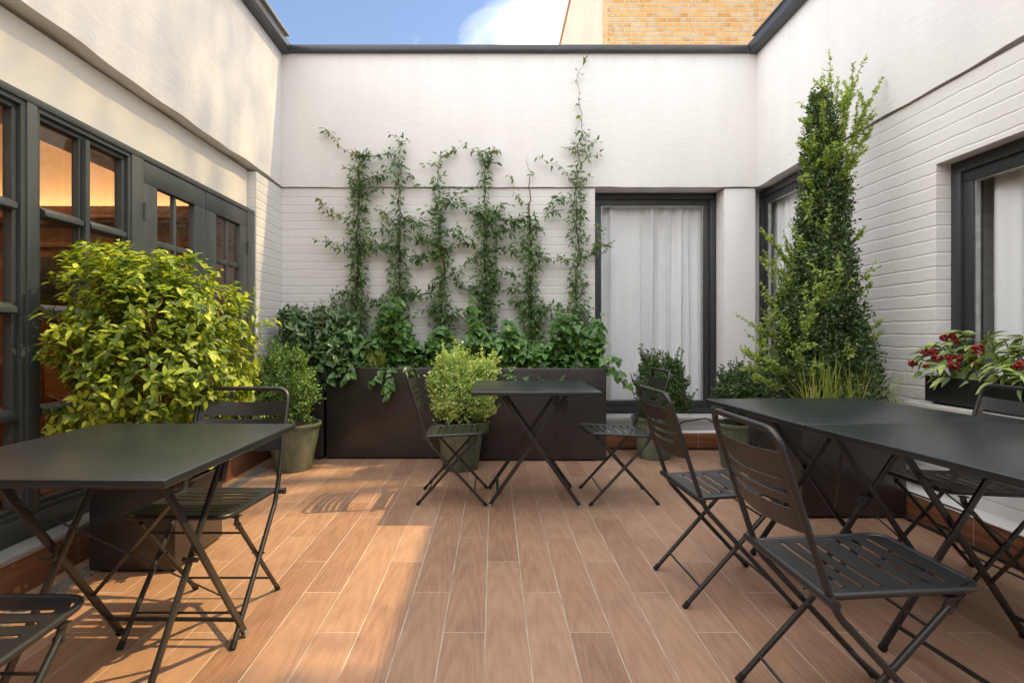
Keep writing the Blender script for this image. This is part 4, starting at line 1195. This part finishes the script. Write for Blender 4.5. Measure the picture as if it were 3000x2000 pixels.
vines = [
 ('leaning top shoot to the left, first from the left corner', [([(270, 1330), (285, 1150), (290, 950), (300, 780), (290, 650), (295, 540), (300, 400), (295, 280), (330, 215)], 420, .085, .012, .004, 0),
   ([(330, 215), (240, 190), (190, 160), (150, 100), (105, 50)], 130, .02, .003, .001, 1), ([(330, 215), (400, 215), (480, 190)], 330, .045, .003, .001, 0), ([(300, 420), (360, 350), (450, 320)], 300, .045, .003, .001, 0), ([(300, 470), (350, 410), (420, 400)], 200, .04, .003, .001, 0),
   ([(295, 600), (220, 570), (130, 530), (75, 470)], 150, .035, .003, .001, 1), ([(300, 700), (190, 740), (95, 690)], 190, .05, .003, .001, 0), ([(300, 720), (420, 720), (480, 745)], 330, .055, .004, .001, 0), ([(320, 680), (380, 630), (460, 630)], 200, .035, .003, .001, 0),
   ([(280, 1000), (190, 985), (150, 1010)], 300, .05, .003, .001, 0), ([(270, 1050), (100, 1080), (20, 1100)], 330, .06, .003, .001, 0), ([(275, 1180), (200, 1150), (160, 1200)], 300, .07, .003, .001, 0), ([(290, 1060), (370, 1040), (420, 1060)], 260, .04, .003, .001, 0), ([(300, 560), (320, 520), (350, 500)], 160, .03, .002, .001, 0)]),
 ('twisting cream flowered top, second from the left corner', [([(530, 1280), (540, 1080), (530, 900), (530, 750), (525, 620), (540, 560)], 430, .085, .012, .005, 0), ([(540, 560), (525, 480), (530, 330), (530, 200), (545, 130)], 150, .045, .006, .002, 0),
   ([(545, 130), (490, 95)], 170, .03, .002, .001, 1), ([(545, 130), (590, 125)], 130, .02, .002, .001, 1), ([(530, 260), (470, 265)], 260, .045, .002, .001, 0), ([(540, 300), (590, 320), (620, 380), (660, 380)], 50, .015, .0025, .001, 0), ([(530, 320), (480, 310)], 150, .03, .002, .001, 1),
   ([(540, 590), (620, 585), (670, 600)], 430, .06, .003, .001, 0), ([(490, 590), (440, 540), (415, 500)], 180, .04, .002, .001, 1), ([(540, 760), (610, 800), (650, 815)], 330, .06, .003, .001, 0), ([(530, 1000), (640, 1010), (740, 1000)], 360, .06, .003, .001, 0), ([(530, 1000), (430, 1030), (400, 1060)], 300, .05, .003, .001, 0),
   ([(530, 740), (440, 730), (400, 740)], 300, .05, .003, .001, 0), ([(520, 1180), (430, 1160), (380, 1140)], 320, .07, .003, .001, 0)]),
 ('arching tip, third from the left corner', [([(790, 1290), (770, 1100), (765, 950), (790, 860), (765, 720), (755, 600)], 330, .075, .013, .006, 0), ([(755, 600), (755, 420), (750, 300), (770, 215)], 190, .045, .006, .003, 0),
   ([(770, 215), (830, 190), (880, 165), (910, 140)], 120, .03, .0025, .001, 1), ([(750, 250), (700, 260)], 150, .035, .002, .001, 1), ([(760, 480), (850, 440), (920, 400)], 240, .05, .003, .001, 0), ([(760, 480), (860, 490)], 360, .05, .003, .001, 0), ([(750, 540), (690, 520)], 260, .05, .002, .001, 0), ([(755, 570), (680, 585)], 50, .015, .002, .001, 0),
   ([(760, 640), (850, 640), (910, 690)], 330, .055, .003, .001, 0), ([(760, 720), (660, 690), (590, 660)], 420, .06, .004, .001, 0), ([(765, 760), (700, 790), (610, 790)], 350, .055, .004, .001, 0), ([(770, 760), (880, 710), (960, 715)], 160, .035, .003, .001, 0), ([(790, 915), (870, 870), (950, 790)], 130, .03, .004, .001, 0), ([(790, 905), (860, 930), (960, 1000)], 110, .03, .004, .001, 0), ([(770, 1120), (690, 1080), (650, 1110)], 260, .05, .003, .001, 0), ([(770, 1150), (850, 1140), (910, 1110)], 260, .05, .003, .001, 1)]),
 ('densest green column, above the small table', [([(1010, 1260), (1020, 1000), (1025, 850), (1020, 700), (1025, 520)], 640, .105, .013, .006, 0), ([(1025, 520), (1020, 400), (1020, 350)], 110, .035, .006, .005, 0), ([(1020, 380), (1020, 280), (1030, 190)], 420, .06, .005, .002, 0),
   ([(1030, 190), (1080, 175)], 170, .025, .002, .001, 1), ([(1030, 190), (930, 180)], 70, .02, .002, .001, 1), ([(1030, 240), (1090, 250)], 190, .035, .002, .001, 0), ([(1020, 560), (940, 520)], 280, .05, .002, .001, 0), ([(1030, 560), (1100, 500), (1150, 490)], 250, .04, .003, .001, 0), ([(1030, 560), (1120, 570), (1180, 580)], 300, .05, .003, .001, 0),
   ([(1030, 640), (1140, 650), (1210, 600)], 330, .06, .003, .001, 0), ([(1030, 740), (1190, 750)], 330, .05, .003, .001, 0), ([(1030, 880), (1110, 870), (1190, 890)], 260, .045, .003, .001, 0), ([(1020, 1000), (1080, 960), (1120, 940)], 240, .04, .003, .001, 0), ([(1020, 800), (940, 800)], 330, .05, .003, .001, 0), ([(1020, 1010), (950, 980), (880, 940)], 200, .04, .003, .001, 0), ([(1015, 1080), (1070, 1060), (1110, 1060)], 160, .03, .002, .001, 0)]),
 ('bare brown tip, fifth from the left corner', [([(1290, 1260), (1275, 1000), (1285, 850), (1280, 700), (1275, 560)], 480, .085, .013, .008, 0), ([(1275, 560), (1278, 430), (1275, 300), (1260, 215)], 6, .01, .008, .001, 0),
   ([(1280, 620), (1340, 630)], 300, .05, .002, .001, 0), ([(1260, 500), (1190, 420), (1170, 320)], 60, .02, .002, .001, 1), ([(1280, 950), (1200, 960), (1150, 980)], 220, .045, .003, .001, 0), ([(1290, 1060), (1180, 1040)], 300, .06, .003, .001, 0), ([(1290, 720), (1200, 700)], 330, .05, .003, .001, 0), ([(1280, 560), (1210, 590)], 260, .05, .002, .001, 0), ([(1290, 1120), (1370, 1090), (1440, 1060)], 300, .06, .003, .001, 0), ([(1285, 790), (1340, 760)], 260, .04, .002, .001, 0)]),
 ('long thin shoot reaching the gutter, beside the tall window', [([(1540, 1280), (1545, 1050), (1540, 900), (1570, 780), (1545, 650), (1545, 500)], 300, .07, .012, .006, 0), ([(1545, 500), (1545, 350), (1555, 220), (1560, 130), (1580, 65)], 190, .045, .005, .0025, 0), ([(1580, 65), (1568, -61), (1548, -212), (1560, -274), (1615, -372)], 42, .018, .0026, .0014, 1),
   ([(1545, 380), (1450, 270), (1320, 220)], 55, .018, .002, .001, 1), ([(1555, 260), (1610, 230), (1665, 200)], 90, .025, .002, .001, 0), ([(1560, 190), (1600, 160), (1660, 130)], 110, .03, .002, .001, 0), ([(1560, 340), (1620, 330)], 130, .03, .002, .001, 1), ([(1545, 180), (1490, 165)], 140, .03, .002, .001, 1), ([(1545, 480), (1480, 480), (1430, 440), (1400, 520), (1370, 560)], 110, .03, .002, .001, 0), ([(1440, 540), (1400, 530)], 300, .03, .002, .001, 0),
   ([(1570, 760), (1640, 750), (1720, 725)], 260, .055, .003, .001, 0), ([(1640, 780), (1670, 690), (1690, 600)], 110, .03, .002, .001, 1), ([(1560, 810), (1450, 800), (1350, 790)], 170, .04, .003, .001, 1), ([(1540, 1180), (1640, 1180)], 180, .035, .002, .001, 0), ([(1540, 1150), (1460, 1130), (1390, 1160)], 330, .07, .003, .001, 0), ([(1550, 1090), (1610, 1110)], 120, .03, .002, .001, 0), ([(1545, 560), (1600, 530)], 160, .035, .002, .001, 1)]),
]
for (lab, paths) in vines:
    x0 = W(*paths[0][0][0])
    t = thing('climbing_jasmine', 'jasmine climber with ' + lab, 'climbing plant', (x0.x, 5.06, .74), 0, 'jasmine climbers on the back wall')
    Ld, Ll, st = Leaves(), Leaves(), MB()
    for (pts, dens, spread, r0, r1, young) in paths:
        climb(Ld, Ll, st, pts, dens, spread, r0, r1, bool(young))
        if spread > .07:
            for k in range(3):
                jit = [(x + random.uniform(-9, 9), y) for (x, y) in pts]; climb(Ld, Ll, st, jit, 3, .03, r0 * .5, r1 * .5)
    xb = paths[0][0][0][0]
    for k in range(2): climb(Ld, Ll, st, [(xb + random.uniform(-22, 22), 1290), (xb + random.uniform(-30, 30), 1180), (xb + random.uniform(-14, 14), 1060)], 330, .13, .003, .002)
    Ld.build('foliage', M_vine, t, 'lance')
    Ll.build('young_leaves', M_vinelite, t, 'lance')
    local(st, t).build('stems', M_stem, t, smooth=60, fix=False)
    zt = max(W(*q).z for q in paths[0][0]) + .05; xm = W(paths[0][0][3][0], 0).x
    local(MB().tube([(xm, 5.085, .72), (xm + .003, 5.078, 1.6), (xm, 5.085, zt)], .0016, 5), t).build('support_wire', M_steel, t)

# ---- ivy filling the troughs
def ivy(label, x0, x1, n, y0, y1, trails, seed):
    t = thing('ivy', label, 'ivy', ((x0 + x1) / 2, 4.78, .74), 0, 'ivy in the planter troughs')
    Lv = Leaves(); st = MB()
    X = U(x0, x1, n); Yy = U(y0, y1, n)
    hh = .02 + .47 * RNG.random(n) ** 1.15
    hump = .78 + .34 * np.sin(X * 6.2 + seed) + .34 * np.sin(X * 14.5 + seed * 2)
    Z = .76 + hh * np.clip(hump, .45, 1.35) * (1 - .45 * np.abs((Yy - 4.8) / .35))
    P = np.stack([X, Yy, Z], 1)
    D = unit(np.stack([RNG.normal(size=n) * .7, -U(.1, 1.0, n), -U(-.1, .8, n)], 1))
    N = unit(np.stack([RNG.normal(size=n) * .4, -U(.1, .8, n), U(.4, 1.1, n)], 1))
    s = U(.55, 1.2, n)
    Lv.add(P, D, N, .080 * s, .074 * s, U(0, .35, n))
    for k in range(0, n, 6):
        q = Vector(P[k]); st.tube([(q.x + random.uniform(-.1, .1), q.y + .05, .72), (q.x, q.y + .03, (q.z + .72) / 2 + .02), q], .0025, 4, caps=False)
    for (px, py, pts) in trails:
        path = [at(px, py, 4.58)] + [at(a, b, 4.54) for (a, b) in pts]
        st.tube(path, .0026, 5, caps=False, r1=.0016)
        for a, b in zip(path[:-1], path[1:]):
            m = max(1, int((b - a).length / .035))
            for k in range(m):
                q = a.lerp(b, (k + .6) / m)
                for j in range(2):
                    d = Vector((random.uniform(-.8, .8), random.uniform(-.5, -.05), random.uniform(-1, -.1)))
                    sc = random.uniform(.55, 1.15)
                    Lv.add(np.array([q + d * .015]), unit(np.array([d])), unit(np.array([[random.uniform(-.3, .3), -1, random.uniform(.2, .8)]])), np.array([.075 * sc]), np.array([.066 * sc]), np.array([random.uniform(0, .3)]))
    Lv.build('foliage', M_ivy, t, 'ivy')
    local(st, t).build('stems', M_greenstem, t, smooth=60, fix=False)
    return t
ivy('glossy ivy filling the left planter trough and hanging over its rim', -1.38, -.2, 1800, 4.67, 5.03, [(1000, 1075, [(985, 1100), (960, 1110)]), (1120, 1078, [(1105, 1100), (1085, 1118)]), (1150, 1075, [(1140, 1110), (1140, 1165)]), (940, 1065, [(920, 1075), (890, 1085)]), (1020, 1070, [(1030, 1095), (1010, 1115)]), (1200, 1072, [(1210, 1090)]), (1290, 1075, [(1300, 1110)])], 1.0)
ivy('glossy ivy filling the right planter trough behind the small table', -.22, .95, 1800, 4.60, 4.98, [(1500, 1070, [(1490, 1090), (1510, 1105)]), (1560, 1072, [(1555, 1085), (1535, 1105)]), (1630, 1070, [(1650, 1095), (1640, 1115)]), (1690, 1072, [(1700, 1098)]), (1780, 1070, [(1800, 1090), (1830, 1115), (1842, 1128)]), (1760, 1050, [(1790, 1040), (1815, 1050)]), (1600, 1070, [(1580, 1100)])], 2.6)

# ---- dark evergreen in the back left corner planter
cs = thing('corner_shrub', 'dark glossy evergreen shrub spilling from the small planter in the back left corner', 'shrub', (-1.68, 4.78, .60))
Lv = Leaves()
for (c, rad, n) in (((-1.68, 4.80, .98), (.30, .24, .30), 230), ((-1.45, 4.82, 1.16), (.26, .15, .13), 110), ((-1.82, 4.85, 1.2), (.15, .15, .14), 70), ((-1.42, 4.66, .92), (.28, .14, .15), 120), ((-1.28, 4.58, .80), (.14, .08, .08), 40), ((-1.62, 4.62, .66), (.2, .1, .16), 70)):
    d = rdir(n); r = lump(d, 5, .2, 3) * (1 - .5 * RNG.random(n) ** 1.5)
    p = np.stack([d[:, k] * rad[k] * r for k in range(3)], 1) + np.array(c)
    p[:, 0] = np.maximum(p[:, 0], -1.96)
    p[:, 1] = np.minimum(p[:, 1], 5.05)
    whorls(Lv, p, unit(d + np.array([[0, -.3, .2]])), 6, .082, .034, -.25, .9, (.1, .6))
Lv.build('foliage', M_shade, cs, 'oval')
st = MB()
for k in range(30):
    twigs(st, [(-1.68 + random.uniform(-.1, .1), 4.78 + random.uniform(-.1, .1), .58)], [(random.uniform(-1.9, -1.3), random.uniform(4.6, 5.0), random.uniform(.85, 1.28))], .006, .002, .1)
local(st, cs).build('stems', M_stem, cs, smooth=60, fix=False)

# ---- berry plants in the window box
def skimmia(label, cx, cy, w, clusters, tips):
    t = thing('berry_plant', label, 'plant', (cx, cy, .81), 0, 'red berried plants in the window box')
    Lv = Leaves(); st = MB()
    T = np.array(tips); n = len(T)
    base = np.array([[cx, cy, .80]])
    dirs = unit(T - base + np.array([[0, 0, .05]]))
    for k in range(9):
        m = n
        side = unit(np.cross(dirs, rdir(m)))
        D = unit(dirs * U(-.05, .6, m)[:, None] + side * .95 + np.array([[0, 0, -.05]]))
        N = unit(dirs + np.array([[-.2, -.1, .6]]) + RNG.normal(size=(m, 3)) * .25)
        s = U(.65, 1.1, m)
        Lv.add(T - dirs * U(0, .035, m)[:, None], D, N, .086 * s, .035 * s, U(.15, .6, m))
    # old leaves drooping over the rim
    q = np.stack([U(cx - .10, cx + .02, 34), U(cy - w, cy + w, 34), U(.83, .90, 34)], 1)
    Lv.add(q, unit(np.stack([-U(.2, 1, 34), RNG.normal(size=34) * .4, -U(.3, 1.0, 34)], 1)), unit(np.stack([-U(.4, 1, 34), RNG.normal(size=34) * .3, U(.2, .8, 34)], 1)), .085 * U(.7, 1.1, 34), .032 * U(.8, 1.1, 34), U(.1, .5, 34))
    for p in T: twigs(st, [(cx + random.uniform(-.02, .02), p[1] * .5 + cy * .5, .79)], [tuple(p)], .004, .0025, .1)
    Lv.build('foliage', M_skim, t, 'lance')
    local(st, t).build('stems', M_greenstem, t, smooth=60, fix=False)
    for (c, r, m) in clusters:
        mb = MB()
        for k in range(m):
            d = Vector(rdir(1)[0]); d.x = -abs(d.x) * .9 if random.random() < .75 else d.x; d.z *= .75
            p = Vector(c) + d * r * random.uniform(.55, 1.0)
            ico = ICO
            rr = random.uniform(.0055, .0075)
            mb.add([p + v * rr for v in ico[0]], ico[1])
        local(mb, t).build('berry_cluster', M_berry, t, smooth=180, fix=False)
    return t
_bm = bmesh.new(); bmesh.ops.create_icosphere(_bm, subdivisions=2, radius=1.0)
ICO = ([v.co.copy() for v in _bm.verts], [tuple(v.index for v in f.verts) for f in _bm.faces]); _bm.free()
def BX(px, py, X=2.38):
    """point on the plane x = X seen at an enlargement pixel of the berry close-up (4.48x, corner 2600, 900)"""
    sx, sy = 2600 + px / 4.48, 900 + py / 4.48
    Y = F * X / (sx - PX)
    return (X, Y, H - (sy - PY) * Y / F)
skimmia('berry plant with several red clusters at the far end of the window box', 2.46, 2.82, .16,
        [(BX(760, 395, 2.42), .026, 34), (BX(870, 380, 2.42), .024, 28), (BX(500, 590, 2.36), .024, 26), (BX(610, 580, 2.36), .022, 22), (BX(340, 730, 2.33), .025, 30), (BX(660, 660, 2.35), .028, 34), (BX(820, 660, 2.36), .028, 34), (BX(870, 750, 2.35), .032, 46), (BX(960, 680, 2.38), .02, 18), (BX(515, 770, 2.34), .016, 14), (BX(910, 450, 2.42), .014, 10), (BX(960, 590, 2.40), .02, 16)],
        [BX(960, 300, 2.43), BX(700, 480, 2.40), BX(560, 500, 2.38), BX(420, 660, 2.34), BX(820, 560, 2.38), BX(1060, 500, 2.42), BX(600, 700, 2.36), BX(760, 740, 2.34), BX(480, 560, 2.38), BX(900, 420, 2.45), BX(1000, 640, 2.4)])
skimmia('berry plant with mostly pale green leaves at the near end of the window box', 2.46, 2.42, .24,
        [(BX(1200, 560, 2.40), .036, 50), (BX(1190, 720, 2.40), .022, 18), (BX(1760, 760, 2.36), .032, 40)],
        [BX(1290, 380, 2.44), BX(1540, 430, 2.43), BX(1420, 640, 2.38), BX(1430, 760, 2.34), BX(1180, 700, 2.38), BX(1620, 560, 2.42), BX(1560, 600, 2.4), BX(1760, 560, 2.42), BX(1780, 380, 2.44), BX(1700, 700, 2.38), BX(1320, 560, 2.42), BX(1620, 760, 2.36), BX(1500, 780, 2.36), BX(1750, 880, 2.34), BX(1120, 620, 2.4), BX(1900, 500, 2.42), BX(1950, 700, 2.4)])

# ---- tree beyond the right-hand roof (throws the dappled shade)
tt = thing('broadleaf_tree', 'leafy broadleaf tree standing behind the building on the right', 'tree', (5.9, 6.0, 0))
Lv = Leaves()
for (c, rad, n) in (((4.6, 6.75, 7.7), (1.1, .95, 1.5), 1500), ((4.5, 2.45, 6.9), (.5, .62, .55), 380)):
    d = rdir(n); r = lump(d, 9, .25, 3) * RNG.random(n) ** .45
    p = np.stack([d[:, k] * rad[k] * r for k in range(3)], 1) + np.array(c)
    Lv.add(p, unit(rdir(n) + np.array([[0, 0, -.4]])), unit(rdir(n) + np.array([[0, 0, .8]])), .10 * U(.7, 1.3, n), .055 * U(.7, 1.3, n), U(0, .4, n))
Lv.build('crown', M_shade, tt, 'oval')
tb = MB().tube([(5.9, 6.0, 0), (5.8, 6.0, 3), (5.5, 5.9, 6), (4.9, 5.8, 9)], .16, 10, r1=.04)
for e in ((4.5, 6.5, 8.2), (4.6, 2.6, 6.9), (5.0, 6.8, 7.6)): twigs(tb, [(5.5, 5.9, 5.8)], [e], .05, .012, .1)
local(tb, tt).build('trunk', M_stem, tt, smooth=60, fix=False)

tt = thing('broadleaf_tree', 'taller broadleaf tree standing farther off to the right, above its neighbour', 'tree', (9.2, 6.4, 0))
Lv = Leaves(); n = 2900
d = rdir(n); r = lump(d, 14, .25, 3) * RNG.random(n) ** .45
p = np.stack([d[:, 0] * 1.8 * r, d[:, 1] * 3.3 * r, d[:, 2] * 1.05 * r], 1) + np.array((8.3, 6.1, 17.3))
Lv.add(p, unit(rdir(n) + np.array([[0, 0, -.4]])), unit(rdir(n) + np.array([[0, 0, .8]])), .13 * U(.7, 1.3, n), .075 * U(.7, 1.3, n), U(0, .4, n))
Lv.build('crown', M_shade, tt, 'oval')
tb = MB().tube([(9.2, 6.4, 0), (9.2, 6.3, 6), (9.0, 6.3, 12), (8.4, 6.2, 17)], .24, 10, r1=.04)
for e in ((8.2, 4.2, 17.2), (8.4, 8.2, 17.4), (7.4, 6.0, 17.6), (9.3, 5.4, 17.4)): twigs(tb, [(9.0, 6.3, 12.5)], [e], .06, .015, .08)
local(tb, tt).build('trunk', M_stem, tt, smooth=60, fix=False)
# ------------------------------------------------------------------ light, sky, camera
SUN = Vector((.72, .17, 1.0)).normalized()          # towards the sun
sd = bpy.data.lights.new('sun', 'SUN'); sd.energy = 4.6; sd.angle = R(.7); sd.color = (1.0, .74, .36)
so = bpy.data.objects.new('sun', sd); COL.objects.link(so)
so.rotation_euler = (-SUN).to_track_quat('-Z', 'Y').to_euler(); so.location = (8, 2, 11)

w = bpy.data.worlds.new('World'); S.world = w; w.use_nodes = True
nt = w.node_tree; q = NT(nt)
for n_ in list(nt.nodes): nt.nodes.remove(n_)
ow = nt.nodes.new('ShaderNodeOutputWorld'); bg = nt.nodes.new('ShaderNodeBackground'); nt.links.new(bg.outputs[0], ow.inputs[0])
sk = nt.nodes.new('ShaderNodeTexSky'); sk.sky_type = 'NISHITA'; sk.sun_disc = False
sk.sun_elevation = math.asin(SUN.z); sk.sun_rotation = math.atan2(SUN.x, SUN.y)
sk.air_density = 1.0; sk.dust_density = .6; sk.ozone_density = 1.5
d = q.coord('Generated'); dx, dy, dz = q.xyz(d)
n1 = q.noise(d, 3.2, 8, .58, .35)
b0 = Vector((-.427, .776, .465))
dot = q.m('ADD', q.m('ADD', q.m('MULTIPLY', dx, b0.x), q.m('MULTIPLY', dy, b0.y)), q.m('MULTIPLY', dz, b0.z))
v = q.m('ADD', q.m('MULTIPLY', q.m('SUBTRACT', .872, dot), 3.2), q.m('MULTIPLY', q.m('SUBTRACT', n1, .5), 1.15))
cl = q.ramp(q.m('ADD', v, .5), [(.38, .012), (.50, .22), (.60, 1.0)])
bg.inputs['Strength'].default_value = .15
SKYGAIN, CLOUD = 1.12, 15.0
skyc = q.mix(1.0, sk.outputs[0], (SKYGAIN,) * 3, blend='MULTIPLY')
cc = q.mix(q.noise(d, 9, 5), (CLOUD * .94, CLOUD * .96, CLOUD * 1.0), (CLOUD * 1.03, CLOUD * 1.02, CLOUD))
cc = q.mix(1.0, cc, q.m('MULTIPLY_ADD', dx, -.38, 1.0), blend='MULTIPLY')      # cloud brightness raised on the left to lift the right wall
nt.links.new(q.mix(cl, skyc, cc), bg.inputs['Color'])

cam = bpy.data.cameras.new('camera'); co = bpy.data.objects.new('camera', cam); COL.objects.link(co)
co.location = (0, 0, H); co.rotation_euler = (R(90), 0, 0)
cam.sensor_width = 36.0; cam.lens = F / 3000 * 36.0
cam.shift_x = (1500 - PX) / 3000.0; cam.shift_y = -(1000 - PY) / 3000.0
cam.clip_start = .05; cam.clip_end = 500
S.camera = co
S.render.engine = 'CYCLES'
S.view_settings.view_transform = 'Standard'; S.view_settings.look = 'None'; S.view_settings.gamma = 1.0
S.view_settings.exposure = .42
S.cycles.max_bounces = 10; S.cycles.transparent_max_bounces = 16; S.cycles.diffuse_bounces = 6
S.cycles.sample_clamp_indirect = 6
S.cycles.use_denoising = True
S.render.film_transparent = False
